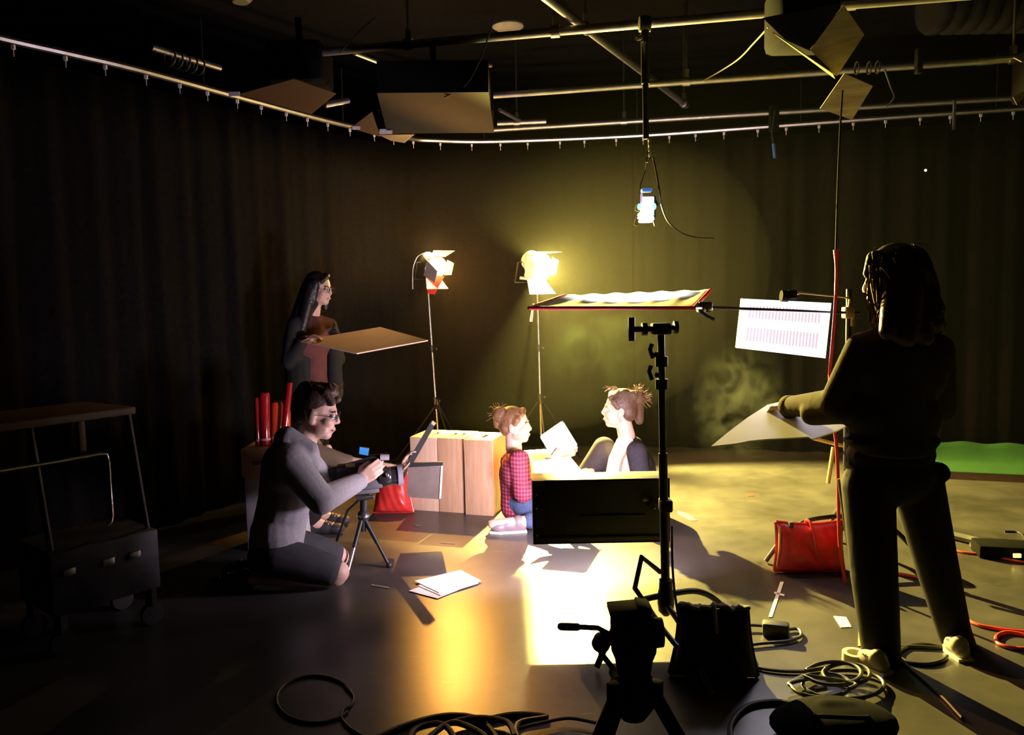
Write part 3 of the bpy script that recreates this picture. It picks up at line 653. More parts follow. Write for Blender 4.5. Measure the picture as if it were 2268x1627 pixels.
# black sandbag on its leg
rnd = random.Random(5)
t, bs, X_, N_, U_ = sandbag('black sandbag with ragged rope-tied top draped over the c-stand leg', G(1580, 1492, .010), .33, .262, .16, mat('black_canvas', (.015, .015, .014), .8, bump=.3), -.10, .0, .55, 4)
k = MB()
for i in range(30):
    k.ell(bs + X_ * (-.125 + i * .0086) + U_ * (.262 + rnd.uniform(-.006, .008)) + N_ * rnd.uniform(-.018, .018), (.011, .018, .009), n=8)
k.build('frayed_top', mat('frayed_lit_canvas', (.25, .24, .18), .9), t, voxel=.006, iters=1)  # pale tone puts lamp light into the black bag's ragged top
MB().tube([bs + U_ * .21 + N_ * .06, bs + U_ * .277, bs + U_ * .25 - N_ * .035, bs + U_ * .19 - N_ * .075], .007, 8, sm=4).build('rope_tie', mat('tan_rope', (.45, .4, .25), .9), t)

# short arm from the stand to the back of the box light
q_ = P(1474, 1118, fy); MB().cyl(q_, P(1462, 1118, KY), .011).build('mount_arm', BLACK, t0_); MB().box(q_ , (.05, .06, .05), bevel=.008).build('mount_clamp', BLACK, t0_)

# ================================================================== second stand with reflector frame and LED panel
SY = 4.25
f2 = G(1852, 1262); f2 = V((P(1866, 1100, SY).x + .02, SY, 0)); top2 = P(1884, 640, SY); top2.x = f2.x - .005
t = cstand('dark c-stand behind the standing crew member, holding the reflector frame', f2, top2, SY, legs=(
    [f2 + V((-.02, 0, .235)), f2 + V((-.22, -.03, .22)), f2 + V((-.34, -.05, .15)), f2 + V((-.45, -.06, .012))],
    [f2 + V((.02, .0, .235)), f2 + V((.15, -.06, .225)), f2 + V((.25, -.10, .15)), f2 + V((.36, -.15, .012))],
    [f2 + V((0, .02, .235)), f2 + V((.02, .15, .225)), f2 + V((.03, .25, .15)), f2 + V((.04, .36, .012))]))
PURP = mat('blue_grey_tube', (.05, .045, .09), .5)
q = P(1878, 692, SY - .03); g2 = P(1560, 680, 4.0)
MB().box(q, (.05, .06, .06), bevel=.008).build('grip_head', mat('brassy_metal', (.5, .42, .2), .4, .7), t)
MB().cyl(q + V((.06, 0, -.004)), g2, .0075).build('grip_arm', BLACK, t)
h2 = P(1882, 662, SY - .03); e2 = P(1742, 655, SY - .05)
MB().tube([q + V((.0, 0, 0)), h2, P(1868, 657, SY - .03), P(1775, 648, SY - .04), P(1750, 653, SY - .05)], .007, 8).build('gobo_arm', mat('brassy_metal', (.5, .42, .2), .4, .7), t)
k = MB(); k.cyl(P(1730, 655, SY - .06), P(1745, 656, SY - .06), .030); k.build('knob', MATB, t)
MB().box(P(1754, 652, SY - .06), (.045, .04, .045), bevel=.006).build('knob_block', MATB, t)
MB().cyl(P(1886, 700, SY), P(1886, 722, SY), .018).build('collar', mat('brassy_metal', (.5, .42, .2), .4, .7), t)
MB().tube([P(1840, 1003, SY + .1), P(1846, 990, SY + .1), P(1834, 1070, SY + .05)][1:], .012, 8).build('yellow_lit_leg', YELP, t)  # thin stand leg; the lamp light on it is put into its yellow
MB().tube([P(1800, 970, SY + .1), P(1868, 987, SY + .1)], .010, 8).build('yellow_lit_brace', YELP, t)  # yellow here stands for lamp light on the stand leg
t = root('reflector_frame', 'red-edged translucent reflector frame held level above the seated pair', 'reflector', P(1370, 670, 4.1))
fa, fb, fc, fd = P(1172, 682, 3.95), P(1537, 682, 3.85), P(1573, 642, 4.65), P(1252, 654, 4.75)
EDG = mat('red_edge_tape', (.65, .03, .05), .5)
for a, b in ((fa, fb), (fb, fc), (fd, fa)): MB().cyl(a, b, .0095).build('frame_tube', EDG, t)
SILK = mat('diffusion_silk', (.75, .72, .6), .8, var=.05)
def silk(u, v):
    p = (fa.lerp(fb, u)).lerp(fd.lerp(fc, u), v); return p + V((0, 0, -.015 * math.sin(PI * u) * math.sin(PI * v) + .004 * math.sin(u * 40) * v))
MB().grid(silk, 40, 12).build('fabric', SILK, t, solid=.003)
k = root('frame_clamp', 'black clamp gripping the corner of the reflector frame', 'clamp', g2)
MB().box(g2 + V((.0, 0, 0)), (.07, .07, .055), bevel=.012).build('clamp_body', BLACK, k)
MB().cyl(fb + V((0, 0, .0)), g2, .010).build('pin', STEEL, k); MB().tube([g2 + V((-.03, -.04, -.02)), g2 + V((.0, -.05, -.045)), g2 + V((.035, -.05, -.06))], .010, 8).build('t_handle', BLACK, k)
for dxx in (-.012, .02): MB().ell(g2 + V((dxx, -.038, -.01 + dxx * .2)), (.012, .008, .012), n=10).build('bolt', STEEL, k)
# LED panel
t = root('led_panel', 'glaring white rectangular LED panel hung from the stand arm', 'LED panel', P(1740, 725, SY + .02))
q = [P(1644, 661, SY + .03), P(1841, 671, SY - .0), P(1828, 793, SY - .0), P(1632, 770, SY + .03)]
n_ = (q[1] - q[0]).cross(q[2] - q[0]).normalized(); n_ = n_ if n_.y < 0 else -n_
MB().slab([p - n_ * .02 for p in q], .035, n_).build('housing', mat('panel_white_casing', (.75, .75, .75), .5), t)
PAN = mat('led_face', (.9, .9, .9), .5, emit=(1, .98, 1), estr=1.6)
sheetq = MB().slab(q, .006, n_).build('diffuser', PAN, t)
def onq(u, v): return q[0].lerp(q[1], u).lerp(q[3].lerp(q[2], u), v)
STR = mat('led_strip', (.3, .25, .3), .5, emit=(.92, .78, .9), estr=.80)
for r0, r1 in ((.12, .38), (.56, .84)):
    for i in range(22):
        u0 = .09 + i * .037
        MB().slab([onq(u0, r0) + n_ * .006, onq(u0 + .022, r0) + n_ * .006, onq(u0 + .022, r1) + n_ * .006, onq(u0, r1) + n_ * .006], .003, n_).build('led_strip', STR, t)
light('AREA', 'led_panel_beam', onq(.5, .5) + n_ * .03, onq(.5, .5) + n_ + V((-.2, 0, -.1)), E_LED, (.93, .85, 1), shape='RECTANGLE', size=.46, size_y=.28)
# red sandbag by the stand
t, bs, X_, N_, U_ = sandbag('red vinyl sandbag propped on the leg of the dark c-stand', G(1792, 1262, .010), .36, .255, .15, REDV, -.02, .05, .9, 3)
MB().tube([bs + U_ * .235 + N_ * .03 - X_ * .01, bs + U_ * .262 - X_ * .01, bs + U_ * .24 - N_ * .04, bs + U_ * .12 - N_ * .085 + X_ * .01, bs + U_ * .03 - N_ * .06 + X_ * .03], .007, 8, sm=5).build('strap', REDV, t)
MB().box(bs + U_ * .245 - X_ * .10 - N_ * .02, (.02, .03, .03)).build('strap_clip', PURP, t)
MB().tube([bs - X_ * .155 + U_ * .235 - N_ * .02, bs - X_ * .165 + U_ * .12 - N_ * .04, bs - X_ * .17 + U_ * .03 - N_ * .02], .006, 6, sm=4).build('piping', mat('piping_tan', (.6, .35, .15), .6), t)
t, bs, X_, N_, U_ = sandbag('smaller red sandbag peeping out behind the big red vinyl one', G(1762, 1236, .010), .22, .18, .10, REDV, .1, .0, .9, 6)
# ================================================================== foreground tripod with fluid head
TY = 1.80; tc_ = P(1402, 1420, TY); tx = tc_.x
t = root('fluid_head_tripod', 'black tripod with empty fluid head and stubby pan handle, in front of the box light', 'tripod', (tx, TY, 0))
ax_ = axes(V((.99, -.12, 0)))
c = P(1400, 1393, TY)
hb = MB(); hb.box(c, (.10, .085, .085), ax_, .015); hb.build('head_body', MATB, t)
MB().box(P(1393, 1346, TY), (.095, .07, .014), axes(V((.99, 0, .07))), .003).build('top_plate', MATB, t); MB().box(P(1424, 1342, TY), (.035, .06, .016), axes(V((.9, 0, -.3))), .003).build('plate_lock', MATB, t)
MB().lathe(P(1404, 1440, TY), (0, 0, -1), [(-.03, .055), (0, .052), (.02, .044), (.06, .038), (.075, .040)], 22).build('pan_drum', MATB, t)
MB().lathe(P(1448, 1400, TY), (1, 0, 0), [(0, .035), (.02, .033), (.024, .0)], 18).build('tilt_dial', MATB, t)
MB().lathe(P(1402, 1505, TY), (0, 0, -1), [(-.015, .04), (0, .052), (.03, .056), (.06, .05), (.09, .03)], 22).build('bowl', MATB, t)
k = MB(); k.tube([P(1350, 1404, TY - .02), P(1335, 1396, TY - .03), P(1324, 1390, TY - .04), P(1282, 1388, TY - .05)], .006, 8); hn = k.build('pan_handle', MATB, t)
MB().cap(P(1278, 1388, TY - .05), P(1243, 1387, TY - .055), .0088, n=12).build('grip', mat('foam_grip', (.06, .045, .03), .8), hn)
MB().lathe(P(1334, 1418, TY - .03), (-.3, -1, 0), [(0, .021), (.02, .021), (.024, .012)], 18).build('handle_rosette', MATB, t)
MB().tube([P(1328, 1425, TY - .04), P(1331, 1446, TY - .04), P(1358, 1480, TY - .03)], .0065, 8).build('brake_lever', MATB, t); MB().ell(P(1358, 1488, TY - .03), (.010, .010, .014)).build('lever_tip', mat('yellow_lit_knob', (.5, .48, .3), .5), t)  # lever tip painted pale for the yellow lamp light on it
b0 = P(1402, 1530, TY)
for i, a in enumerate((math.radians(100), math.radians(215), math.radians(330))):
    d_ = V((math.cos(a), math.sin(a), 0)); p0 = b0 + d_ * .055; p1 = V((tx, TY, 0)) + d_ * .40; p1.z = .015
    lg = MB().cyl(p0, p0.lerp(p1, .6), .017, .016, 12).build('leg', MATB, t); MB().cyl(p0.lerp(p1, .55), p1, .012, .011, 12).build('leg_tube', MATB, lg); MB().ell(p1, (.018, .018, .015)).build('rubber_foot', RUBBER, lg)
    MB().box(b0 + d_ * .05 + V((0, 0, .012)), (.04, .035, .05), axes(d_), .006).build('leg_joint', MATB, t)
    MB().cyl(p0.lerp(p1, .56), p0.lerp(p1, .62), .021).build('leg_clamp', MATB, lg)

# ================================================================== bag at the bottom edge
c = P(1852, 1655, 2.50); c.z = .055
t = root('camera_bag', 'black rounded bag on the floor at the bottom edge by the coiled cable', 'bag', (c.x, c.y, 0))
b = MB(); b.ell(c, (.20, .14, .055)); b.ell(c + V((-.06, 0, -.008)), (.16, .13, .045)); b.box(c + V((0, 0, -.030)), (.30, .2, .045), None, .015); b.cap(c + V((-.03, .02, .035)), c + V((.05, .02, .03)), .03)
b.build('bag', mat('black_nylon', (.005, .0045, .004), .9, bump=.2), t, voxel=.012, iters=4)
MB().slab([P(1708, 1640, 2.62), P(1800, 1572, 2.66), P(1812, 1570, 2.66), P(1735, 1640, 2.58)], .008).build('strap', mat('yellow_lit_webbing', (.28, .26, .13), .8), t)  # strap colour carries the yellow lamp light falling on it
MB().tube([c + V((-.09, -.04, .04)), c + V((-.07, -.07, .058)), c + V((.04, -.08, .056)), c + V((.08, -.05, .042))], .008, 8, sm=6).build('handle', MATB, t); MB().box(c + V((.02, -.14, -.02)), (.20, .03, .07), None, .012).build('front_pocket', mat('black_nylon', (.005, .0045, .004), .9), t)
MB().tube([P(1818, 1572, 2.62), P(1770, 1600, 2.52), P(1735, 1635, 2.45)], .006, 8).build('piping', RUBBER, t)

# ================================================================== cables on the floor
def gp(uv, z=.008): return [G(u, v, z) for u, v in uv]
def fcable(label, uv, r=.008, m_=RUBBER, z=None): return cable(label, gp(uv, z or r), r, m_)
def loop(cu, cv, ru, rv, a0, a1, n=14): return [(cu + ru * math.cos(math.radians(a0 + (a1 - a0) * i / n)), cv + rv * math.sin(math.radians(a0 + (a1 - a0) * i / n))) for i in range(n + 1)]
CABY = mat('olive_black_rubber', (.05, .048, .03), .4)
pts = [(1645, 1462), (1680, 1478), (1730, 1486), (1790, 1488)] + loop(1868, 1520, 90, 34, -130, 215, 22) + loop(1818, 1530, 66, 29, 200, 545, 20) + loop(1874, 1512, 52, 26, 180, 560, 20) + loop(1845, 1518, 62, 28, 200, 520, 20) + [(1890, 1545), (1880, 1558)]
pp = gp(pts); 
for i, p in enumerate(pp): p.z += .0006 * i
tag(MB().tube(pp, .0075, 8, sm=4).build('coiled_cable', CABY), 'olive-black cable coiled in overlapping rings by the crew member front shoe', 'cable')
fcable('single cable loop with a long tail ending behind the crew member shoes', loop(2045, 1448, 54, 22, 10, 375, 20)[:-3] + [(2000, 1432), (1992, 1448), (2010, 1475), (2050, 1510), (2090, 1545), (2118, 1575), (2132, 1590)], .007, CABY)
fcable('black cable curving away from the bag towards the tripod', [(1820, 1572), (1770, 1560), (1715, 1553), (1665, 1560), (1635, 1580), (1618, 1610), (1620, 1640)], .010)
fcable('cable looped on the dark floor below the kneeling camera operator', loop(697, 1548, 84, 52, 30, 345, 22) + [(764, 1520), (782, 1540), (778, 1560), (760, 1572), (757, 1590), (775, 1612), (812, 1634), (850, 1650)], .0055)
t_ = [[(820, 1640), (880, 1612), (950, 1590), (1010, 1583), (1060, 1592), (1095, 1625), (1100, 1650)], [(1000, 1600), (1040, 1590), (1085, 1590), (1125, 1600), (1140, 1630)], [(940, 1640), (1000, 1600), (1060, 1620), (1085, 1645)], [(1080, 1592), (1130, 1582), (1180, 1582), (1210, 1588), (1155, 1598), (1142, 1615), (1150, 1640)], [(1150, 1612), (1200, 1600), (1260, 1590), (1320, 1600)], [(900, 1650), (920, 1615), (960, 1602), (990, 1610), (1010, 1640)]]
for i, u in enumerate(t_):
    fcable(('black cable arching topmost over the tangle at the bottom edge', 'black cable crossing behind the tangle at the bottom edge', 'black cable running diagonally through the tangle at the bottom edge', 'black cable bending back on itself next to the shadow of the box light', 'thin black cable running from the tangle under the tripod', 'black cable making a small loop inside the tangle')[i], u, .010 if i != 4 else .006, RUBBER, .010 + .012 * (i % 3))
t = root('cable_coupler', 'black plug coupler joining two cables beside the black sandbag', 'plug', G(1720, 1385))
MB().box(G(1718, 1392, .03), (.11, .06, .06), axes(V((.9, -.3, 0))), .012).build('plug_body', BLKP, t)
MB().tube(gp([(1640, 1384), (1670, 1384), (1700, 1386)], .02), .007, 8).build('lead', RUBBER, t); MB().tube(gp([(1735, 1395), (1765, 1392), (1775, 1403), (1768, 1412), (1740, 1420), (1690, 1424), (1640, 1430)], .012), .007, 8, sm=5).build('lead', CABY, t)
ORC = mat('orange_red_cable', (.6, .07, .03), .45)
fcable('orange extension cable crossing the floor behind the crew member and looping at the edge', [(1955, 1262), (1990, 1270), (2045, 1284), (2090, 1330), (2150, 1376), (2200, 1390), (2268, 1398), (2300, 1402), (2290, 1430), (2250, 1435), (2212, 1425), (2208, 1408), (2235, 1400), (2300, 1412)], .008, ORC)
fcable('dark red cable running along the floor past the black cable heap', [(2095, 1212), (2130, 1222), (2180, 1228), (2240, 1240), (2300, 1250)], .007, ORC)
# power pedal box beside front shoe
t = root('tape_roll', 'pale roll of tape on the floor against the crew member front shoe', 'tape roll', G(1897, 1462))
MB().lathe(G(1892, 1462, 0), (0, 0, 1), [(0, .028), (0, .046), (.034, .046), (.034, .028), (.0, .028)], 26, caps=False).build('tape', mat('cream_tape', (.6, .56, .4), .6), t)
# black cable heap and distribution box
t = root('power_strip_box', 'low black power box with pale sockets at the edge below the green platform', 'power box', G(2225, 1222))
MB().box(G(2232, 1216, .035), (.32, .16, .07), axes(V((1, -.25, 0))), .01).build('box', MATB, t)
for u in (2226, 2233): MB().box(G(u, 1218, .04) + V((0, -.09, .0)), (.02, .012, .02)).build('socket_lamp', mat('amber_dot', (.8, .7, .3), .5, emit=(1, .8, .3), estr=1.2), t)
fcable('thick black cable bundle lying on the floor behind the crew member', [(2040, 1172), (2095, 1180), (2140, 1190), (2190, 1202), (2230, 1205)], .030)
fcable('grey cable sticking up from the black power box', [(2250, 1218), (2262, 1208), (2268, 1190), (2255, 1178), (2225, 1176)], .006)
fcable('black cable tangled between the bundle and the power box', loop(2185, 1205, 34, 12, 0, 330, 16), .010)

# ================================================================== green platform
c0 = G(2040, 1058); c1 = G(2330, 1072)
t = root('green_platform', 'low platform with bright green top at the foot of the back curtain', 'platform', (c0 + c1) / 2)
dxx = (c1 - c0).normalized(); dyy = V((-dxx.y, dxx.x, 0)); ln = (c1 - c0).length
MB().box((c0 + c1) / 2 + dyy * .30 + V((0, 0, .028)), (ln, .58, .056), (dxx, dyy, V((0, 0, 1)))).build('base', wood('brown_fascia', (.10, .05, .02), (.15, .08, .03), .6, 'X'), t)
GRN = mat('chroma_green', (.020, .070, .020), .85, var=.05)
def green(u, v):
    k = max(0, v - .62) / .38
    return (c0 - dxx * .01).lerp(c1, u) + dyy * (-.004 + .50 * min(v / .62, 1) + .07 * k) + V((0, 0, .060 + .13 * k * k + .008 * math.sin(u * 17) * k))
MB().grid(green, 40, 14).build('green_cloth', GRN, t, solid=.005)

# ================================================================== equipment trolley in the dark at the side
EW = wood('trolley_top_wood', (.08, .042, .018), (.12, .065, .028), .5, 'Y')
ea, eb = P(302, 908, 3.5), P(-60, 955, 2.95)
u_ = (eb - ea).normalized(); n_ = V((u_.y, -u_.x, 0)); n_ = n_ if n_.x < 0 else -n_
t = root('equipment_trolley', 'dark equipment trolley with a wood-edged top and chrome rail, half in shadow', 'trolley', ((ea + eb) / 2).xy.to_3d())
c = (ea + eb) / 2 + n_ * .2; MB().box(c, ((eb - ea).length, .40, .035), (u_, n_ * 1.0, V((0, 0, 1))), .008).build('top_board', EW, t)
p = P(188, 932, 3.40) + n_ * .04
MB().box(V((p.x, p.y, (ea.z + P(188, 1000, 3.4).z) / 2 - .0)), (.03, .03, ea.z - P(188, 1002, 3.4).z), (u_, n_, V((0, 0, 1))), .004).build('post', EW, t)
ra, rb, rc = P(-80, 1056, 3.0), P(236, 1004, 3.48), P(250, 1155, 3.48)
MB().tube([ra, P(120, 1023, 3.30), P(222, 1005, 3.46), P(236, 1006, 3.48), P(240, 1020, 3.48), P(248, 1140, 3.48), P(246, 1155, 3.47), P(238, 1162, 3.46)], .0085, 10).build('chrome_rail', CHROME, t)
la, lb = P(350, 1170, 3.55), P(110, 1245, 3.2)
d_ = (la - lb).normalized(); n2 = V((d_.y, -d_.x, 0)); n2 = n2 if n2.x < 0 else -n2
zt = la.z; zb = .17
MB().box(V(((la.x + lb.x) / 2, (la.y + lb.y) / 2, (zt + zb) / 2)) + n2 * .18, ((la - lb).xy.length, .36, zt - zb), ((d_.xy.to_3d()).normalized(), n2, V((0, 0, 1))), .01).build('metal_case', mat('scuffed_metal', (.05, .05, .065), .5, .4, .5, 8), t)
for f in (.15, .5, .75):
    p = lb.lerp(la, f) - n2 * .004; MB().box(V((p.x, p.y, zt - .09)), (.05, .02, .03), (d_, n2, V((0, 0, 1))), .004).build('latch', STEEL, t)
for f, s_ in ((.08, .03), (.92, .03), (.08, .33), (.92, .33)):
    p = lb.lerp(la, f) + n2 * s_; c = V((p.x, p.y, .05)); k = MB().lathe(c - n2 * .015, n2, [(0, .03), (0, .05), (.03, .05), (.03, .03)], 20); k.build('caster', RUBBER, t); MB().box(c + V((0, 0, .085)), (.03, .05, .09)).build('caster_fork', BLACK, t)
for f in (.06, .95):
    p = lb.lerp(la, f) + n2 * .05; MB().cyl(V((p.x, p.y, zt - .02)), V((p.x, p.y, ea.z - .02)) + n_ * .1, .012).build('frame_post', BLACK, t)

# ================================================================== wooden chest with red rolls standing on it
cy = 4.72; c = P(612, 1010, cy); ztop = P(590, 990, cy - .1).z
t = root('wooden_chest', 'small wooden chest behind the kneeling camera operator', 'chest', (c.x, cy, 0))
wq = .32
MB().box((c.x, cy, ztop - .085), (wq, .30, .17), bevel=.006).build('drawer_box', APL2, t)
MB().box((c.x, cy, (ztop - .17) / 2), (wq - .02, .28, ztop - .17), bevel=.006).build('lower_box', mat('white_laminate', (.6, .6, .62), .5), t)
MB().box((c.x - .04, cy - .156, ztop - .08), (.10, .014, .02), bevel=.004).build('handle', STEEL, t)
RG = mat('glossy_red_gel', (.26, .006, .012), .14, var=.1, coat=.6); RO = mat('orange_red_gel', (.5, .05, .015), .2, coat=.5)
def roll(label, u0, v0, u1, v1, y, r, m_):
    a, b = P(u0, v0, y), P(u1, v1, y); a.z = ztop + .001 + r * abs((b - a).normalized().x)
    t = root('gel_roll', label, 'roll', a, 'rolls of lighting gel on the chest')
    d = (b - a); MB().lathe(a, d, [(0, r * .55), (0, r), (d.length - r * .4, r), (d.length - r * .1, r * .8), (d.length, r * .45), (d.length - .02, r * .4)], 20).build('roll', m_, t)
    MB().lathe(a.lerp(b, .1), d, [(0, r * 1.03), (.012, r * 1.03)], 20).build('paper_band', mat('pink_band', (.6, .3, .35), .5), t)
roll('slim red gel roll at the outer end of the chest', 571, 985, 568, 880, 4.66, .014, RG)
roll('fat glossy red gel roll, round-topped, second from the outer end', 586, 985, 584, 868, 4.68, .034, RG)
roll('orange-red gel roll behind the fat glossy one', 612, 985, 612, 888, 4.78, .040, RO)
roll('tall thin red gel roll leaning outwards beside the camera operator head', 628, 985, 641, 846, 4.74, .020, RG)
roll('short orange-red gel roll between the fat and leaning rolls', 632, 985, 632, 905, 4.84, .032, RO)

# ================================================================== video camera on tripod
VY = 4.28
cx0 = P(803, 1150, VY); t = root('camera_tripod', 'small black tripod under the video camera', 'tripod', (cx0.x, VY, 0))
ap = P(803, 1140, VY)
MB().cyl(P(804, 1175, VY), P(806, 1105, VY), .018, .022).build('centre_column', BLKP, t)
MB().lathe(P(805, 1142, VY), (0, 0, 1), [(-.02, .028), (0, .034), (.02, .030), (.03, .02)], 18).build('crown', BLKP, t); MB().lathe(P(805, 1143, VY), (0, 0, 1), [(0, .0345), (.012, .0345)], 18).build('crown_ring', STEEL, t)
for (u, v) in ((862, 1252), (768, 1275)):
    e = G(u, v, .012); lg = MB().cyl(ap, ap.lerp(e, .55), .013, .012, 10).build('leg', BLACK, t); MB().cyl(ap.lerp(e, .5), e, .009, .009, 10).build('leg_tube', ALU if u < 800 else BLACK, lg); MB().ell(e + V((0, 0, .004)), (.018, .018, .015)).build('rubber_foot', RUBBER, lg)
e = V((ap.x - .12, VY + .38, .012)); lg = MB().cyl(ap, ap.lerp(e, .55), .013, .012, 10).build('leg', BLACK, t); MB().cyl(ap.lerp(e, .5), e, .009, .009, 10).build('leg_tube', BLACK, lg); MB().ell(e, (.018, .018, .012)).build('rubber_foot', RUBBER, lg)
hd = MB().box(P(806, 1098, VY), (.075, .07, .035), bevel=.008).build('pan_head', BLKP, t); MB().cyl(P(790, 1102, VY - .05), P(828, 1100, VY - .05), .012).build('lock_lever', STEEL, hd)
MB().tube([P(800, 1103, VY - .03), P(770, 1130, VY - .03), P(748, 1190, VY - .02), P(742, 1210, VY - .02)], .007, 8).build('pan_handle', BLACK, t)
cv = root('video_camera', 'black video camera with fat lens on the small tripod', 'video camera', P(806, 1090, VY))
dirc = V((.97, .24, .03)).normalized(); ax_ = axes(dirc)
bc = P(795, 1052, VY)
MB().box(bc, (.24, .11, .13), ax_, .02).build('body', BLKP, cv); MB().box(P(806, 1086, VY), (.16, .07, .025), ax_, .006).build('base_plate', mat('grey_plate', (.12, .12, .13), .4), cv)
ls = P(838, 1056, VY - .02); lens = MB().lathe(ls, dirc, [(0, .05), (.03, .056), (.06, .054), (.065, .05), (.10, .05), (.10, 0)], 26).build('lens_barrel', mat('lens_black', (.02, .02, .022), .25, coat=.5), cv)
MB().lathe(ls + dirc * .10, dirc, [(0, .055), (.002, .057), (.028, .059), (.028, .052), (.01, .05)], 26).build('lens_hood', mat('blue_grey_hood', (.32, .32, .42), .45), lens)
MB().tube([P(742, 1040, VY), P(770, 1030, VY), P(800, 1022, VY), P(835, 1012, VY), P(846, 1022, VY)], .013, 10).build('top_handle', mat('grey_handle', (.16, .15, .19), .4), cv)
MB().box(P(750, 1045, VY - .02), (.10, .07, .06), ax_, .012).build('eyepiece', BLKP, cv)
sc_ = MB().box(P(806, 999, VY + .03), (.055, .02, .045), axes(V((.97, -.2, -.15))), .004).build('flip_screen', BLKP, cv); MB().box(P(806, 999, VY + .018), (.050, .004, .038), axes(V((.97, -.2, -.15)))).build('screen_face', mat('screen_blue', (.05, .2, .5), .3, emit=(.05, .30, .85), estr=.9), sc_)
MB().cyl(P(820, 1016, VY - .03), P(860, 1010, VY - .01), .022).build('microphone', BLKP, cv); MB().cyl(P(842, 1012, VY - .04), P(862, 1012, VY - .03), .016).build('microphone_ring', mat('silver_plastic', (.5, .48, .55), .35, .3), cv)
MB().box(P(776, 1030, VY - .055), (.05, .01, .02), ax_, .003).build('side_badge', mat('olive_metal', (.35, .32, .1), .4, .5), cv)
MB().ell(P(858, 1052, VY - .07), (.010, .010, .012)).build('focus_knob', STEEL, cv); MB().box(P(822, 1072, VY - .06), (.12, .02, .05), ax_, .008).build('hand_strap', mat('grey_strap', (.10, .10, .12), .5), cv)

# ================================================================== clapperboard
BY = 4.78; BRD = mat('worn_slate_board', (.15, .12, .105), .6, var=.3, scale=6)
t = root('clapperboard', 'clapperboard with its black clap stick open, held up before the wooden boxes', 'clapperboard', P(940, 1105, BY))
q = [P(903, 1034, BY), P(979, 1029, BY), P(975, 1105, BY), P(902, 1100, BY)]
MB().slab(q, .010, V((0, 1, 0))).build('slate', BRD, t)
MB().slab([P(901, 1024, BY - .005), P(981, 1022, BY - .005), P(980, 1030, BY - .005), P(902, 1034, BY - .005)], .016, V((0, 1, 0))).build('lower_stick', BLKP, t)
MB().slab([P(902, 1022, BY - .008), P(916, 1024, BY - .008), P(964, 940, BY - .008), P(955, 932, BY - .008)], .014, V((0, 1, 0))).build('upper_stick', mat('grey_black_stick', (.03, .03, .032), .5), t)
MB().slab([P(955, 938, BY - .01), P(962, 942, BY - .01), P(966, 937, BY - .01), P(958, 931, BY - .01)], .016, V((0, 1, 0))).build('stick_tip', mat('bare_wood_tip', (.4, .35, .2), .6), t)
MB().slab([P(977, 1031, BY - .008), P(981, 1031, BY - .008), P(977, 1103, BY - .008), P(973, 1104, BY - .008)], .006, V((0, 1, 0))).build('edge_strip', WHITE, t)
# ================================================================== people
SKIN = mat('skin', (.62, .40, .31), .5, var=.06, scale=30, sss=.08)
EYEW = mat('eye_white', (.7, .7, .7), .25); LIP = mat('lip', (.5, .2, .18), .5)
def hx(name, c, r=.55): return mat(name, c, r, var=.35, scale=60, bump=.35)
def add_head(b, c, fwd, s, neck, lean=V((0, 0, 1)), nr=.052):
    R = frame_from(fwd, lean); T = lambda x, y, z: c + R @ V((x * s, y * s, z * s))
    E = lambda p, r: b.ell(T(*p), (r[0] * s, r[1] * s, r[2] * s), R, 18)
    E((-.010, 0, .035), (.096, .074, .096)); E((.028, 0, -.035), (.062, .060, .080)); E((.060, 0, -.088), (.028, .032, .024))
    E((.070, 0, .030), (.022, .050, .016)); b.cap(T(.088, 0, .018), T(.104, 0, -.020), .009 * s, .013 * s, 10); E((.094, .011, -.026), (.012, .009, .008)); E((.094, -.011, -.026), (.012, .009, .008))
    E((.090, 0, -.054), (.011, .024, .007)); E((.088, 0, -.066), (.010, .021, .007))
    for y in (-1, 1):
        E((.058, y * .036, -.022), (.030, .026, .028)); E((-.008, y * .076, -.008), (.022, .009, .034)); E((.0, y * .072, -.03), (.012, .01, .014)); E((.030, y * .048, -.065), (.045, .02, .022))
    b.cap(T(-.022, 0, -.05), neck, nr * s, nr * 1.15, 16)
    return T, R
def add_eyes(T, R, s, parent):
    for y in (-1, 1):
        e = MB(); e.ell(T(.0815, y * .031, .006), (.0125 * s, .0135 * s, .0115 * s), R, 14); o = e.build('eye', EYEW, parent)
        MB().ell(T(.0915, y * .0305, .006), (.0035 * s, .006 * s, .006 * s), R, 12).build('iris', mat('iris_dark', (.03, .02, .015), .2), o)
        MB().tube([T(.089, y * .016, .026), T(.090, y * .03, .031), T(.080, y * .048, .027)], .0035 * s, 6).build('eyebrow', mat('eyebrow_brown', (.06, .035, .02), .8), parent)
    MB().tube([T(.092, -.024, -.061), T(.099, 0, -.060), T(.092, .024, -.061)], .0035 * s, 6, sm=4).build('mouth', LIP, parent)
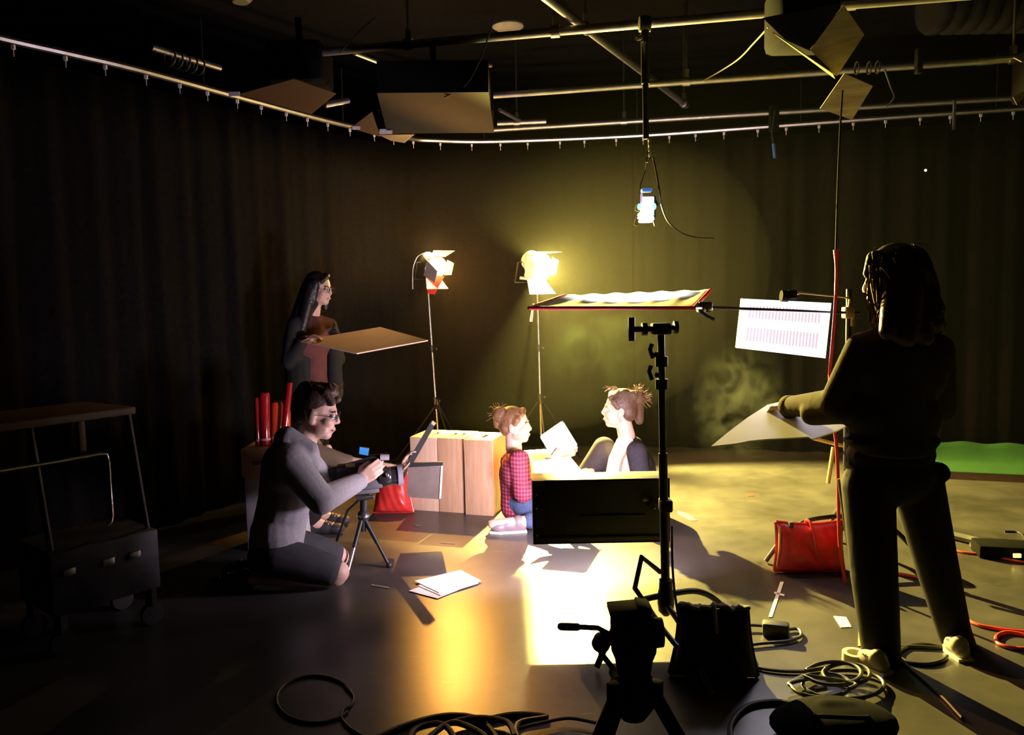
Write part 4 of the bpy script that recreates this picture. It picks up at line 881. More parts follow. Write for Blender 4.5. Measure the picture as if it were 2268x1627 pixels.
def add_hand(b, w, d, n, th, curl=.5, s=1.0):
    """w wrist, d direction of the fingers, n out of the palm side, th side of the thumb (vector)"""
    d = V(d).normalized(); n = V(n); n = (n - d * n.dot(d)).normalized(); sd = d.cross(n); sd = sd if sd.dot(V(th)) > 0 else -sd
    b.cap(w - d * .03 * s, w + d * .02 * s, .027 * s, .027 * s, 12)
    for i, (o, l, k) in enumerate(((.032, .95, .082), (.0105, 1.05, .088), (-.0105, 1.0, .085), (-.031, .80, .077))):
        kn = w + d * k * s + sd * o * s; b.cap(w + sd * o * .55 * s + d * .01 * s, kn, .0155 * s, .0115 * s, 10)
        a = curl * (1 + .12 * i); p = kn
        fan = sd * o * 2.2
        for j, (q, r) in enumerate(((.044, .0092), (.028, .0082), (.021, .0072))):
            an = a * (.6 + j * .75); e = p + ((d + fan * .35).normalized() * math.cos(an) + n * math.sin(an)) * q * l * s
            b.cap(p, e, r * s, r * .9 * s, 10); p = e
    p = w + d * .022 * s + sd * .026 * s; q = p + (d * .55 + sd * .55 + n * .45).normalized() * .042 * s; e = q + (d * .85 + n * .45 + sd * .05).normalized() * .032 * s; f = e + (d * .9 + n * .5 - sd * .1).normalized() * .022 * s
    b.cap(p, q, .0145 * s, .011 * s, 10); b.cap(q, e, .0105 * s, .0092 * s, 10); b.cap(e, f, .009 * s, .0075 * s, 10)
def limb(b, *pr):
    for (p, r), (q, s) in zip(pr, pr[1:]): b.cap(p, q, r, s, 16)
def strands(name, mat_, parent, fn, n, r=.0012):
    k = MB()
    for i in range(n): k.tube(fn(i), r, 5, sm=3)
    return k.build(name, mat_, parent)
def shoe(name, heel, toe, m_, parent, k_=1.0, sole=None):
    heel, toe = V(heel), V(toe); d = (toe - heel); l = d.length; d.normalize(); b = MB(); up = V((0, 0, 1))
    heel = heel.copy(); heel.z = max(heel.z, 0); z0 = heel.z; Z = lambda p, z: V((p.x, p.y, z0 + z))
    b.cap(Z(heel + d * .03, .036 * k_), Z(heel + d * (l - .045), .034 * k_), .036 * k_, .034 * k_, 14); b.ell(Z(heel + d * .05, .055 * k_), (.045 * k_, .04 * k_, .05 * k_)); b.ell(Z(heel + d * (l - .06), .035 * k_), (.055, .044 * k_, .034 * k_), frame_from(d)); b.ell(Z(heel + d * (l * .5), .042 * k_), (.07, .04 * k_, .042 * k_), frame_from(d))
    o = b.build(name, m_, parent, voxel=.007, iters=4)
    if sole is not None:
        s_ = d.cross(up) * k_; k = MB(); k.slab([Z(heel + s_ * .036, .007), Z(heel + d * l * .7 + s_ * .046, .007), Z(toe + s_ * .02, .007), Z(toe - s_ * .02, .007), Z(heel + d * l * .7 - s_ * .046, .007), Z(heel - s_ * .036, .007)], .013, up); k.build('sole', sole, o)
    for q_ in (.52, .60, .68): MB().tube([Z(heel + d * (l * q_) + d.cross(up) * .028, .066 * k_), Z(heel + d * (l * q_ + .006), .084 * k_ - (q_ - .52) * .10), Z(heel + d * (l * q_) - d.cross(up) * .028, .066 * k_)], .0028, 6, sm=4).build('lace', mat('lace_white', (.55, .53, .48), .7), o)
    return o
def person(label, p): return root('person', label, 'person', V((p.x, p.y, 0)))
VX = .0075
# ------------------------------------------------------------------ standing crew member, back to us
y = 3.12
t = person('standing person seen from behind, long hair, holding a white card', P(1970, 1400, y))
hc = P(1975, 622, y + .02); nk = P(1992, 735, y - .02); fw = V((-.80, .58, -.12))
shL, elL, wrL = P(1912, 775, y + .02), P(1850, 893, y + .06), P(1748, 900, 3.52)
shR, elR, wrR = P(2072, 778, y), P(2082, 905, y + .10), P(1985, 935, y + .24)
hipL, knL, anL = P(1922, 1075, y), P(1936, 1275, y - .05), P(1952, 1448, y - .09)
hipR, knR, anR = P(2032, 1075, y + .02), P(2074, 1250, y + .03), P(2120, 1412, y + .05)
def torso_a(b, g, low=True):
    limb(b, (P(1985, 790, y), .11 + g), (P(1976, 930, y), .12 + g)); b.ell(P(1992, 825, y), (.170 + g, .105 + g, .165 + g)); b.ell(P(1978, 925, y), (.172 + g, .115 + g, .13 + g)); 
    if low: b.ell(P(1972, 1045, y), (.168 + g, .12 + g, .13 + g))
    limb(b, (P(1960, 765, y), .07 + g), (shL, .058 + g)); limb(b, (P(2015, 765, y), .07 + g), (shR, .058 + g))
b = MB(); T, R = add_head(b, hc, fw, .98, nk); torso_a(b, -.01)
limb(b, (shL, .052), (elL, .042), (wrL, .028)); limb(b, (shR, .052), (elR, .042), (wrR, .028))
limb(b, (hipL, .085), (knL, .060), (anL, .042)); limb(b, (hipR, .085), (knR, .058), (anR, .042))
add_hand(b, wrL, P(1706, 897, 3.62) - wrL, V((.1, .3, -1)), V((0, 1, .4)), .75); add_hand(b, wrR, P(1940, 930, 3.42) - wrR, V((0, 0, -1)), V((-.6, 1, 0)), .6)
body = b.build('body', SKIN, t, voxel=VX, iters=3); add_eyes(T, R, .98, body)
b = MB(); torso_a(b, .012, False); b.cap(P(1990, 750, y), P(1992, 742, y), .075, .06)
limb(b, (shL, .072), (elL, .062), (wrL.lerp(elL, .05), .046)); limb(b, (shR, .072), (elR, .060), (wrR, .046)); limb(b, (P(1862, 905, y + .05), .062), (P(1800, 915, 3.3), .052))
b.lathe(P(1974, 1000, y), (0, 0, 1), [(0, .150), (.004, .158), (.04, .150), (.12, .13)], 28); b.ell(P(1974, 975, y), (.188, .135, .045))
SWE = mat('olive_sweatshirt', (.06, .052, .028), .9, var=.15, scale=25, bump=.15)
sw = b.build('sweatshirt', SWE, t, voxel=.009, iters=6)
MB().lathe(wrL.lerp(elL, .03), wrL - elL, [(-.02, .046), (-.01, .050), (.02, .050), (.03, .044)], 20).build('cuff', SWE, sw)
TRO = mat('black_trousers', (.014, .013, .014), .85, bump=.1)
b = MB(); b.ell(P(1972, 1050, y), (.180, .128, .125)); b.ell(P(1973, 1005, y), (.172, .125, .085)); limb(b, (hipL, .100), (knL, .088), (anL, .072), (P(1960, 1482, y - .09), .070)); limb(b, (hipR, .100), (knR, .082), (P(2112, 1395, y + .05), .066), (P(2130, 1444, y + .05), .064))
b.ell(P(2082, 1045, y - .02), (.03, .06, .04)); b.build('trousers', TRO, t, voxel=.009, iters=5)
STRP = mat('pale_side_stripe', (.6, .58, .5), .7)
MB().tube([P(1857, 1060, y + .06), P(1874, 1180, y + .02), P(1893, 1300, y), P(1908, 1400, y - .04), P(1910, 1440, y - .06)], .006, 6, sm=4).build('side_stripe', STRP, t)
SNK = mat('cream_sneaker', (.36, .34, .26), .6); SOL = mat('white_sole', (.75, .73, .65), .6)
shoe('shoe', G(1968, 1497), G(1900, 1464), SNK, t, .82, sole=SOL); shoe('shoe', G(2140, 1467), G(2096, 1432), SNK, t, .82, sole=SOL)
HB_ = hx('dark_brown_hair', (.050, .026, .012))
b = MB(); HE = lambda x, yy, z, r, RR=R: b.ell(T(x, yy, z), r, RR, 18)
HE(-.020, 0, .045, (.108, .092, .102)); HE(-.055, 0, -.02, (.09, .108, .13)); HE(-.07, -.01, -.09, (.075, .115, .13)); b.cap(T(-.05, .05, -.08), P(2000, 742, y - .12), .07, .04); b.cap(T(-.06, .0, -.03), P(2035, 735, y - .09), .10, .05); b.cap(T(-.05, -.06, -.01), P(2065, 715, y - .05), .07, .045); b.cap(T(.0, .075, .04), T(.02, .088, -.13), .04, .02); b.cap(T(-.03, .07, .0), P(1965, 735, y - .12), .05, .03); b.cap(T(.03, -.07, .06), T(.02, -.08, -.10), .035, .02); b.cap(T(.05, .03, .10), T(.072, .062, .04), .028, .018)
b.cap(T(-.02, .085, .02), T(-.03, .105, -.15), .045, .03); b.cap(T(-.09, .05, .0), P(2010, 752, y - .13), .06, .03); b.cap(T(-.08, -.05, .0), P(2050, 748, y - .11), .06, .03); b.cap(T(-.03, -.09, .0), P(2078, 725, y - .02), .05, .025)
hr = b.build('hair', HB_, t, voxel=.007, iters=2)
rnd = random.Random(3)
def wis(i):
    a = rnd.uniform(-1, 1); x_ = rnd.uniform(-.1, .05); s0 = T(x_, a * .085, .03 + .105 * math.sqrt(max(0, 1 - a * a)) * math.sqrt(max(0, 1 - ((x_ + .02) / .12) ** 2))); e = s0 + R @ V((rnd.uniform(-.06, .03), a * .06, rnd.uniform(-.15, .03))); return [s0, s0.lerp(e, .5) + R @ V((0, a * .02, .015)), e]
strands('hair_wisps', HB_, t, wis, 70, .0011)
def wis(i):
    f = i / 25; s0 = T(.06 - .07 * f, .075 + .012 * f, .07 - .02 * f); return [s0, T(.058 - .06 * f, .092, -.02), T(.04 - .04 * f, .100 + rnd.uniform(-.01, .01), -.13 - rnd.uniform(0, .05))]
strands('hair_locks', mat('chestnut_hair', (.16, .075, .03), .45), t, wis, 26, .0030)
def wis(i):
    a = rnd.uniform(-2.6, 2.6); k_ = rnd.uniform(.9, 1.12); f0 = T(-.02 + .03 * math.cos(a) * -1, .03 * math.sin(a), .135)
    o_ = lambda r_, z_: T(-.03 - math.cos(a) * r_ * k_, math.sin(a) * r_ * k_, z_)
    w1 = rnd.uniform(-.012, .012); e = rnd.uniform(-.20, -.12)
    return [f0, o_(.085, .105), o_(.112 + w1 * .5, .02), o_(.120 + w1, -.06), o_(.125 - w1, e * .75), o_(.115 + rnd.uniform(-.02, .03), e)]
strands('long_hair_strands', HB_, t, wis, 170, .0026)
# the card in the hands
c1_, c2_, c4_ = P(1575, 988, 3.32), P(1700, 896, 3.68), P(1880, 948, 3.34)
nn = (c2_ - c1_).cross(c4_ - c1_).normalized()
def onplane(u, v):
    d = ray(u, v); return CAM + d * ((c1_ - CAM).dot(nn) / d.dot(nn))
edge = [onplane(u, v) for u, v in ((1575, 989), (1630, 983), (1660, 977), (1700, 973), (1742, 971), (1790, 968), (1800, 973), (1850, 956), (1893, 935), (1898, 866), (1850, 872), (1760, 884), (1700, 897), (1655, 926), (1610, 960))]
sheet('foam_card', 'white foam card tilted in the hands of the standing person', 'card', edge, WHITE, .006)

# ------------------------------------------------------------------ kneeling camera operator
y = 4.0
t = person('kneeling person in grey hoodie and glasses behind the video camera', P(640, 1300, y))
hc = P(700, 916, y); nk = P(668, 1000, y); fw = V((.98, .05, -.20)); s = 1.08
shR, elR, wrR = P(640, 1020, y - .15), P(712, 1108, y - .16), P(795, 1066, VY - .12)
shL, elL, wrL = P(668, 1015, y + .17), P(742, 1090, y + .34), P(762, 1062, VY + .10)
kR = P(748, 1284, y - .06); kR.z = .085; hR = P(612, 1232, y - .08); aR = kR + V((-.40, .03, -.03)); tR = aR + V((-.10, .0, -.02))
kL = kR + V((-.05, .24, 0)); hL = hR + V((0, .18, 0)); aL = aR + V((0, .2, 0)); tL = tR + V((0, .2, 0))
def torso_b(b, g):
    limb(b, (P(612, 1200, y), .125 + g), (P(630, 1110, y), .120 + g), (P(640, 1030, y), .125 + g)); b.ell(P(640, 1035, y), (.105 + g, .17 + g, .13 + g), frame_from(V((1, 0, -.3)))); b.ell(P(616, 1175, y), (.125 + g, .16 + g, .11 + g))
    limb(b, (P(650, 1010, y - .08), .075 + g), (shR, .062 + g)); limb(b, (P(655, 1005, y + .08), .075 + g), (shL, .062 + g))
b = MB(); T, R = add_head(b, hc, fw, s, nk, nr=.055); torso_b(b, -.012)
limb(b, (shR, .055), (elR, .044), (wrR, .030)); limb(b, (shL, .055), (elL, .044), (wrL, .030))
for h_, k_, a_, t_ in ((hR, kR, aR, tR), (hL, kL, aL, tL)): limb(b, (h_, .085), (k_, .060), (k_ + V((-.01, 0, -.015)), .058), (a_, .038), (t_, .030))
add_hand(b, wrR, P(822, 1046, VY - .10) - wrR, V((.3, 1, .1)), V((-.3, .2, 1)), .55, 1.05); add_hand(b, wrL, P(790, 1040, VY + .1) - wrL, V((.3, -1, .2)), V((0, 0, 1)), .5)
body = b.build('body', SKIN, t, voxel=.007, iters=3); add_eyes(T, R, s, body)
HOOD = mat('grey_marl_hoodie', (.30, .29, .31), .9, var=.12, scale=70, bump=.12, sheen=.1)
b = MB(); torso_b(b, .012)
limb(b, (shR, .082), (elR, .070), (wrR.lerp(elR, .12), .052)); limb(b, (shL, .08), (elL, .066), (wrL.lerp(elL, .1), .05))
for f in (.25, .42, .58, .74): c = elR.lerp(wrR, f); d = (wrR - elR).normalized(); b.lathe(c - d * .02, d + V((.1, 0, .15)), [(0, .03), (.012, .064 - f * .016), (.026, .066 - f * .016), (.04, .03)], 18)
limb(b, (P(648, 985, y - .085), .045), (P(684, 1003, y - .075), .036), (P(700, 1030, y - .03), .030)); limb(b, (P(648, 985, y + .085), .045), (P(690, 1000, y + .075), .04), (P(700, 1030, y + .03), .030)); b.cap(P(640, 985, y - .06), P(640, 985, y + .06), .06, .06); b.ell(P(630, 1000, y), (.08, .11, .05))
b.cap(P(636, 966, y - .08), P(690, 992, y - .075), .052, .034); b.cap(P(634, 972, y - .075), P(634, 972, y + .075), .062, .062)
ho = b.build('hoodie', HOOD, t, voxel=.0085, iters=2)
MB().lathe(wrR.lerp(elR, .02), wrR - elR, [(-.03, .040), (-.02, .046), (.02, .046), (.03, .038)], 20).build('cuff', HOOD, ho)
SHO = mat('dark_grey_shorts', (.05, .05, .055), .85, bump=.1)
b = MB(); b.ell(P(610, 1225, y), (.135, .18, .11))
for h_, k_ in ((hR, kR), (hL, kL)): limb(b, (h_, .105), (h_.lerp(k_, .55), .092), (h_.lerp(k_, .86), .080))
b.build('shorts', SHO, t, voxel=.009, iters=4)
SHD = mat('dark_sneaker', (.02, .02, .022), .6)
for a_, t_ in ((aR, tR), (aL, tL)): shoe('shoe', V((a_.x - .03, a_.y, .0)), V((a_.x - .27, a_.y, 0)), SHD, t, sole=SHD)
b = MB(); b.ell(T(-.022, 0, .060), (.100 * s, .079 * s, .088 * s), R); b.ell(T(-.062, 0, .0), (.052 * s, .070 * s, .072 * s), R); b.cap(T(.05, .03, .105), T(.085, .0, .085), .030, .022); b.cap(T(.03, -.04, .11), T(.07, -.045, .07), .028, .018); b.cap(T(-.06, 0, .1), T(.05, 0, .12), .05, .04)
hr = b.build('hair', hx('short_brown_hair', (.045, .022, .012)), t, voxel=.007, iters=2)
rnd = random.Random(9)
def wis(i):
    a = rnd.uniform(-1, 1); s0 = T(rnd.uniform(-.06, .09), a * .05, .12); return [s0, s0 + R @ V((rnd.uniform(-.02, .02), a * .01, .02)), s0 + R @ V((rnd.uniform(-.02, .045), a * .02, rnd.uniform(.0, .04)))]
strands('hair_tufts', mat('auburn_hair', (.12, .05, .02), .5), t, wis, 60, .0014)
GLF = mat('thin_dark_frame', (.03, .025, .03), .3, .5)
gl = root('glasses', None, None, hc); gl.parent = t; gl.location = hc - t.location
for yy in (-1, 1):
    MB().tube([T(.103, yy * (.031 + .022 * math.cos(a)), .004 + .019 * math.sin(a)) for a in [j * PI / 8 for j in range(16)]], .0017, 6, closed=True).build('rim', GLF, gl)
    MB().tube([T(.101, yy * .054, .008), T(.06, yy * .074, .010), T(-.005, yy * .080, .006), T(-.02, yy * .080, -.012)], .0018, 6).build('temple', GLF, gl)
MB().tube([T(.103, -.010, .008), T(.108, 0, .011), T(.103, .010, .008)], .0017, 6).build('bridge', GLF, gl)

# ------------------------------------------------------------------ crew member with the clapperboard, hidden behind the operator
y = 4.95
t = person('crouching person mostly hidden behind the camera operator, arm stretched out to the clapperboard', P(690, 1150, y))
hc = P(693, 920, y + .02); nk = P(684, 985, y); pel = P(668, 1120, y + .02); ch = P(678, 1030, y)
shR, elR, wrR = P(694, 1000, y - .12), P(755, 1020, y - .14), P(893, 1040, BY + .05)
kn = P(720, 1085, y + .02); kn.z = .42; an = V((kn.x - .02, kn.y, .08)); 
b = MB(); T, R = add_head(b, hc, V((1, 0, 0)), .92, nk)
limb(b, (nk, .07), (ch, .12), (pel, .13)); limb(b, (ch + V((0, -.08, .05)), .06), (shR, .045), (elR, .036), (wrR, .026)); limb(b, (ch + V((0, .08, .05)), .06), (ch + V((.02, .15, .03)), .05), (ch + V((.12, .15, -.15)), .04), (kn + V((.0, .12, .08)), .028))
for o in (-.08, .10): limb(b, (pel + V((0, o, 0)), .085), (kn + V((0, o, 0)), .058), (an + V((-.05, o, 0)), .04), (an + V((.04, o, -.04)), .035))
add_hand(b, wrR, P(898, 1012, BY + .02) - wrR, V((1, -.3, .1)), V((.4, -1, .2)), .55, 1.0); b.cap(P(896, 1020, BY), P(905, 1008, BY - .012), .008, .007)
b.build('body', SKIN, t, voxel=.008, iters=3)
JK = mat('brown_jacket', (.16, .12, .08), .85, bump=.15)
b = MB(); limb(b, (nk + V((0, 0, -.02)), .085), (ch, .138), (pel, .145)); limb(b, (ch + V((0, -.08, .05)), .075), (shR, .06), (elR, .05), (elR.lerp(wrR, .12), .045)); limb(b, (ch + V((0, .08, .05)), .075), (ch + V((.02, .15, .03)), .062), (ch + V((.12, .15, -.15)), .05), (kn + V((-.02, .12, .06)), .04)); b.build('jacket', JK, t, voxel=.01, iters=4)
b = MB()
for o in (-.08, .10): limb(b, (pel + V((0, o, 0)), .10), (kn + V((0, o, 0)), .075), (an + V((-.05, o, .02)), .055))
b.build('trousers', TRO, t, voxel=.01, iters=3)
for o in (-.08, .10): shoe('shoe', V((an.x - .1, an.y + o, 0)), V((an.x + .16, an.y + o, 0)), SHD, t)
b = MB(); b.ell(T(-.02, 0, .045), (.094, .080, .088), R); b.ell(T(-.05, 0, -.01), (.05, .07, .07), R); b.build('hair', HB_, t, voxel=.008, iters=2)

# ------------------------------------------------------------------ crew member with the bounce board by the side curtain
y = 5.6
t = person('standing person with long black hair and dark jacket holding the orange-lit board', P(690, 1100, y))
hc = P(706, 641, y); nk = P(692, 695, y); fw = V((.93, -.33, -.10)); s = .92
ch = P(690, 760, y + .02); pel = P(690, 880, y + .03)
shN, elN, wrN = P(655, 718, y - .10), P(640, 800, y - .10), P(672, 752, 5.44)
shF, elF, wrF = P(728, 722, y + .14), P(748, 795, y + .16), P(735, 748, 5.72)
b = MB(); T, R = add_head(b, hc, fw, s, nk, nr=.046)
def torso_d(b, g): limb(b, (P(690, 720, y), .07 + g), (ch, .10 + g), (P(690, 830, y), .10 + g), (pel, .12 + g)); b.ell(ch, (.11 + g, .16 + g, .14 + g), frame_from(fw))
torso_d(b, -.008)
for a_, c_, d_ in ((shN, elN, wrN), (shF, elF, wrF)): limb(b, (P(690, 715, y), .06), (a_, .045), (c_, .036), (d_, .025))
fx = V((pel.x, pel.y, 0)); 
for o in (V((.02, -.09, 0)), V((-.02, .09, 0))): limb(b, (pel + o, .085), (V((pel.x + .02, pel.y + o.y, .47)), .055), (V((pel.x, pel.y + o.y, .07)), .038))
add_hand(b, wrN, P(688, 746, 5.40) - wrN, V((.2, .2, -1)), V((1, -.3, 0)), .7, .95); add_hand(b, wrF, P(752, 743, 5.66) - wrF, V((0, 0, -1)), V((-1, 0, 0)), .6, .95)
body = b.build('body', SKIN, t, voxel=.008, iters=3); add_eyes(T, R, s, body)
PKS = mat('dusty_pink_shirt', (.10, .042, .04), .9)
b = MB(); torso_d(b, .008); limb(b, (P(690, 713, y), .070), (shF, .058)); limb(b, (P(690, 713, y), .070), (shN, .058)); b.build('shirt', PKS, t, voxel=.01, iters=3)
JD = mat('near_black_jacket', (.016, .017, .016), .8, bump=.1)
b = MB(); c_ = V((-.07, -.02, 0)); limb(b, (P(668, 715, y), .07), (ch + c_, .125), (P(672, 830, y), .13), (P(674, 878, y + .02), .135)); b.ell(ch + c_ + V((0, .05, 0)), (.11, .17, .15)); limb(b, (P(738, 740, y + .12), .05), (P(742, 870, y + .10), .06))
for a_, c2, d_ in ((shN, elN, wrN), (shF, elF, wrF)): limb(b, (P(680, 712, y + (.0 if a_ is shN else .06)), .06), (a_, .062), (c2, .055), (d_.lerp(c2, .15), .042))
b.build('jacket', JD, t, voxel=.01, iters=4)
b = MB(); b.ell(pel, (.13, .16, .12))
for o in (-.09, .09): limb(b, (pel + V((0, o, 0)), .10), (V((pel.x + .02, pel.y + o, .47)), .072), (V((pel.x, pel.y + o, .09)), .055))
b.build('trousers', TRO, t, voxel=.01, iters=3)
for o in (-.09, .09): shoe('shoe', V((pel.x - .06, pel.y + o, 0)), V((pel.x + .2, pel.y + o, 0)), SHD, t)
HBK = hx('black_hair', (.012, .010, .010), .4)
b = MB(); b.ell(T(-.022, 0, .045), (.100 * s, .084 * s, .096 * s), R); b.cap(T(-.045, 0, .0), P(662, 715, y - .04), .09, .07); b.cap(T(-.02, -.06, .02), P(668, 728, y - .10), .05, .04); b.cap(T(.015, -.072, .05), T(.01, -.082, -.10), .026, .018); b.cap(T(.015, .072, .05), T(.01, .082, -.14), .03, .02); b.cap(T(.05, .02, .105), T(.055, -.05, .07), .024, .016)
b.build('hair', HBK, t, voxel=.008, iters=3)
gl = root('glasses', None, None, hc); gl.parent = t; gl.location = hc - t.location
for yy in (-1, 1):
    MB().tube([T(.103, yy * (.031 + .021 * math.cos(a)), .004 + .017 * math.sin(a)) for a in [j * PI / 6 for j in range(12)]], .0016, 5, closed=True).build('rim', GLF, gl)
    MB().tube([T(.101, yy * .053, .008), T(.05, yy * .076, .010), T(-.005, yy * .080, .004)], .0016, 5).build('temple', GLF, gl)
MB().tube([T(.103, -.010, .008), T(.107, 0, .010), T(.103, .010, .008)], .0016, 5).build('bridge', GLF, gl)
BOARD = mat('tan_bounce_board', (.78, .56, .43), .75, var=.05)
q = [P(663, 755, 5.42), P(790, 783, 5.12), P(948, 754, 5.40), P(842, 725, 5.72)]
sheet('bounce_board', 'broad tan board held flat by the person at the side curtain', 'board', q, BOARD, .008)

# ------------------------------------------------------------------ seated person in plaid, leaning on the boxes
y = 5.16
t = person('seated person in pink plaid shirt with messy bun, leaning against the wooden boxes', P(1165, 1140, y))
hc = P(1141, 943, y); nk = P(1138, 992, y); fw = V((.97, -.22, .02)); s = .96
pel = P(1158, 1122, y); pel.z = .115; ch = P(1150, 1045, y)
shR, elR, wrR = P(1150, 1018, y - .15), P(1158, 1092, y - .18), P(1212, 1036, 4.99)
shL, elL, wrL = P(1160, 1015, y + .15), P(1205, 1010, y + .24), P(1238, 1008, 5.16)
kR = P(1288, 1128, y - .22); kR.z = .085; aR = P(1158, 1136, y - .30); aR.z = .06; tR = P(1090, 1130, y - .32); tR.z = .055
kL = P(1243, 1025, y + .10); aL = P(1290, 1125, y + .08); aL.z = .075
b = MB(); T, R = add_head(b, hc, fw, s, nk, nr=.048)
def torso_e(b, g): limb(b, (P(1140, 1020, y), .075 + g), (ch, .10 + g), (P(1152, 1090, y), .10 + g), (pel, .115 + g)); b.ell(ch, (.105 + g, .15 + g, .13 + g)); limb(b, (ch + V((0, -.06, .08)), .06 + g), (shR, .048 + g)); limb(b, (ch + V((0, .06, .08)), .06 + g), (shL, .048 + g))
torso_e(b, -.012)
limb(b, (shR, .046), (elR, .038), (wrR, .026)); limb(b, (shL, .046), (elL, .038), (wrL, .026))
limb(b, (pel + V((.02, -.09, 0)), .085), (kR, .056), (aR, .038), (tR, .03)); limb(b, (pel + V((.02, .09, 0)), .085), (kL, .056), (aL, .038))
add_hand(b, wrR, P(1232, 1014, 5.0) - wrR, V((.2, 1, .3)), V((-.5, .3, .8)), .55, .92); add_hand(b, wrL, P(1262, 1000, 5.14) - wrL, V((.2, -1, .3)), V((0, 0, 1)), .5, .92)
body = b.build('body', SKIN, t, voxel=.0075, iters=3); add_eyes(T, R, s, body)
b = MB(); limb(b, (P(1152, 1025, y), .078), (P(1166, 1050, y), .085), (P(1172, 1100, y), .085)); limb(b, (shL, .055), (elL, .05), (wrL.lerp(elL, .2), .038)); b.build('undershirt', mat('white_cotton', (.8, .8, .8), .85, var=.03), t, voxel=.009, iters=3)
b = MB(); c_ = V((-.022, -.02, 0)); limb(b, (P(1134, 1022, y), .078), (ch + c_, .112), (P(1146, 1090, y), .110), (P(1146, 1120, y - .02), .112)); b.ell(ch + c_ + V((0, -.04, .02)), (.10, .125, .13)); limb(b, (ch + V((-.02, -.07, .08)), .065), (shR, .068), (elR, .062), (elR.lerp(wrR, .25), .052))
b.build('plaid_shirt', plaid_mat(), t, voxel=.009, iters=4)
JN = mat('blue_jeans', (.07, .10, .20), .85, var=.25, scale=90)
b = MB(); b.ell(pel, (.13, .16, .10)); limb(b, (pel + V((.02, -.09, 0)), .098), (kR, .07), (aR.lerp(kR, .12), .052)); limb(b, (pel + V((.02, .09, 0)), .098), (kL, .07), (aL.lerp(kL, .08), .052)); b.build('jeans', JN, t, voxel=.009, iters=4)
SHP = mat('mauve_grey_shoe', (.22, .17, .19), .4)
shoe('shoe', V((aR.x + .02, aR.y, .0)), V((tR.x - .02, tR.y, .0)), SHP, t, sole=SOL); shoe('shoe', V((aL.x - .05, aL.y, 0)), V((aL.x + .19, aL.y - .02, 0)), SHP, t, sole=SOL)
HLB = hx('light_brown_hair', (.17, .085, .035))
b = MB(); b.ell(T(-.022, 0, .045), (.099 * s, .081 * s, .094 * s), R); b.ell(T(-.058, 0, .0), (.055 * s, .074 * s, .07 * s), R); b.cap(T(.03, -.065, .055), T(.01, -.074, .015), .02, .010); b.cap(T(-.085, 0, .05), P(1106, 922, y), .035, .03); b.ell(P(1107, 918, y), (.05, .05, .055)); b.cap(P(1102, 918, y), P(1100, 942, y), .032, .02); b.cap(T(.05, .03, .10), T(.06, -.04, .085), .024, .016)
b.build('hair', HLB, t, voxel=.007, iters=2)
rnd = random.Random(4)
def bunw(c, r):
    def f(i):
        a, e = rnd.uniform(0, 6.28), rnd.uniform(-.6, 1.4); d = V((math.cos(a) * math.cos(e), math.sin(a) * math.cos(e), math.sin(e))); k = rnd.uniform(1.1, 1.9)
        return [c + d * r * .7, c + d * r * 1.1 + V((rnd.uniform(-1, 1), 0, rnd.uniform(-1, 1))) * r * .3, c + d * r * k + V((0, 0, -.01))]
    return f
strands('hair_wisps', HLB, t, bunw(P(1105, 916, y), .05), 60, .0013)

# ------------------------------------------------------------------ seated person in dark cardigan
y = 5.2
t = person('seated person in dark cardigan and white shirt with a high bun, knee drawn up', P(1395, 1140, y))
hc = P(1372, 908, y); nk = P(1388, 966, y); fw = V((-.98, .12, .03)); s = 1.02
pel = P(1402, 1120, y); pel.z = .12; ch = P(1400, 1035, y)
shL, elL, wrL = P(1410, 1000, y - .14), P(1424, 1080, y - .17), P(1360, 1110, y - .18)
shR, elR, wrR = P(1390, 1000, y + .15), P(1350, 1070, y + .22), P(1300, 1045, y + .10)
kR = P(1338, 992, y + .18); aR = P(1262, 1100, y + .16); aR.z = .08
kL = P(1305, 1115, y - .18); kL.z = .10; aL = P(1225, 1150, y - .28); aL.z = .065
b = MB(); T, R = add_head(b, hc, fw, s, nk, nr=.050)
def torso_f(b, g): limb(b, (P(1395, 1000, y), .075 + g), (ch, .10 + g), (pel, .12 + g)); b.ell(ch, (.10 + g, .15 + g, .14 + g))
torso_f(b, -.012)
limb(b, (ch + V((0, -.06, .08)), .06), (shL, .045), (elL, .037), (wrL, .026)); limb(b, (ch + V((0, .06, .08)), .06), (shR, .045), (elR, .037), (wrR, .026))
limb(b, (pel + V((-.02, .09, 0)), .085), (kR, .058), (aR, .038)); limb(b, (pel + V((-.02, -.09, 0)), .085), (kL, .058), (aL, .038))
add_hand(b, wrL, V((-1, -.1, -.1)), V((0, 0, -1)), V((0, 1, 0)), .5, .95); add_hand(b, wrR, V((-1, .1, -.1)), V((0, 0, -1)), V((0, -1, 0)), .6, .95)
body = b.build('body', SKIN, t, voxel=.0075, iters=3); add_eyes(T, R, s, body)
b = MB(); limb(b, (P(1386, 985, y - .01), .070), (P(1376, 1020, y - .02), .085), (P(1370, 1060, y - .03), .09), (P(1372, 1110, y - .03), .10)); b.build('white_shirt', mat('white_cotton', (.8, .8, .8), .85, var=.03), t, voxel=.009, iters=3)
CAR = mat('charcoal_cardigan', (.035, .032, .042), .9, var=.15, scale=60, bump=.2)
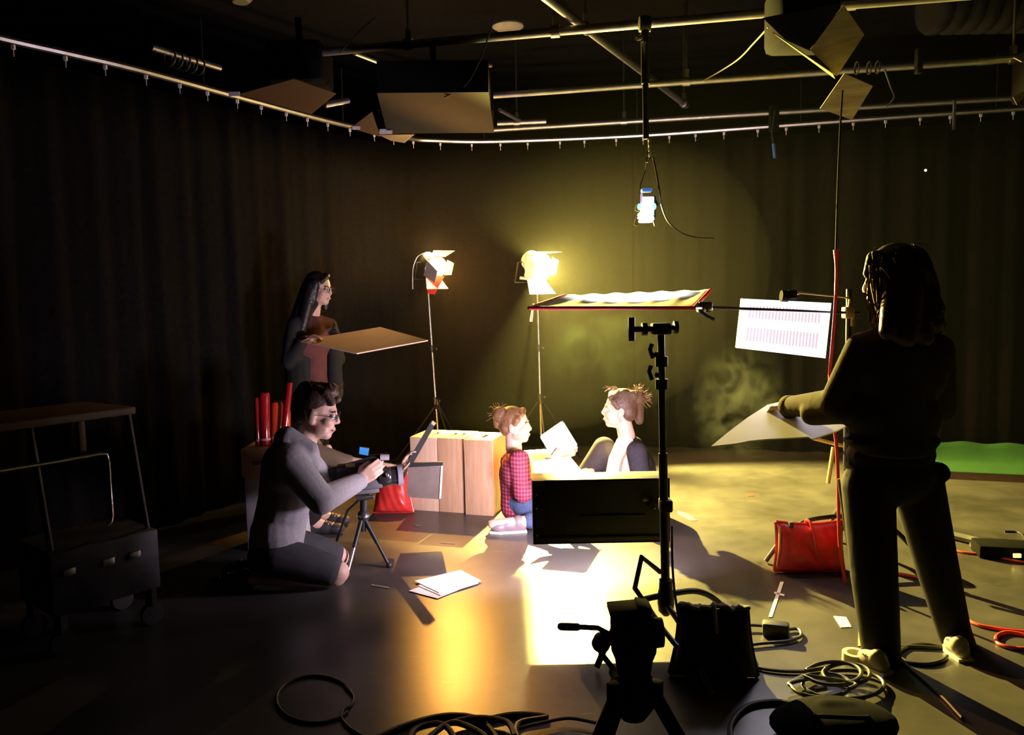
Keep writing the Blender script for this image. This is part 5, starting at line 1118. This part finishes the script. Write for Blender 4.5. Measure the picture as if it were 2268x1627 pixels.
b = MB(); c_ = V((.045, 0, 0)); limb(b, (P(1402, 990, y), .075), (ch + c_, .112), (pel + c_, .125)); b.ell(ch + c_, (.095, .165, .15)); limb(b, (ch + V((.03, -.07, .09)), .068), (shL, .068), (elL, .060), (wrL.lerp(elL, .1), .045)); limb(b, (ch + V((0, .08, .09)), .06), (shR, .062), (elR, .055), (wrR.lerp(elR, .1), .042))
ca = b.build('cardigan', CAR, t, voxel=.009, iters=4)
MB().tube([P(1402, 985, y - .09), P(1382, 1010, y - .135), P(1374, 1040, y - .14), P(1372, 1095, y - .15)], .008, 8, sm=5).build('front_edge', mat('tan_piping', (.3, .2, .1), .7), ca)
CHJ = mat('charcoal_trousers', (.035, .030, .042), .85)
b = MB(); b.ell(pel, (.13, .17, .10)); limb(b, (pel + V((-.02, .09, 0)), .10), (kR, .078), (aR.lerp(kR, .1), .058)); limb(b, (pel + V((-.02, -.09, 0)), .10), (kL, .075), (aL.lerp(kL, .1), .055)); b.build('trousers', CHJ, t, voxel=.009, iters=4)
shoe('shoe', V((aR.x + .05, aR.y, 0)), V((aR.x - .19, aR.y, 0)), SHD, t); shoe('shoe', V((aL.x + .05, aL.y, 0)), V((aL.x - .19, aL.y, 0)), SHD, t)
HDB = hx('dark_brown_hair_glossy', (.075, .035, .022))
bc = P(1412, 890, y)
b = MB(); b.ell(T(-.022, 0, .047), (.100 * s, .082 * s, .096 * s), R); b.ell(T(-.058, 0, .0), (.058 * s, .075 * s, .075 * s), R); b.cap(T(.035, .064, .06), T(.005, .074, .02), .02, .010); b.ell(bc + V((0, 0, .02)), (.055, .06, .06)); b.cap(bc, P(1416, 930, y + .02), .045, .03); b.cap(T(.05, -.03, .10), T(.06, .04, .085), .024, .016); b.ell(P(1400, 880, y - .02), (.05, .05, .05))
b.build('hair', HDB, t, voxel=.007, iters=2)
strands('hair_wisps', HLB, t, bunw(bc + V((0, 0, .03)), .058), 110, .0013)
def wis(i): 
    a = rnd.uniform(-.05, .05); s0 = T(rnd.uniform(.0, .08), a, .13); return [s0, s0 + V((rnd.uniform(-.02, .02), 0, .015)), s0 + V((rnd.uniform(-.05, .02), 0, rnd.uniform(-.01, .03)))]
strands('hair_fringe', HLB, t, wis, 30, .0012)
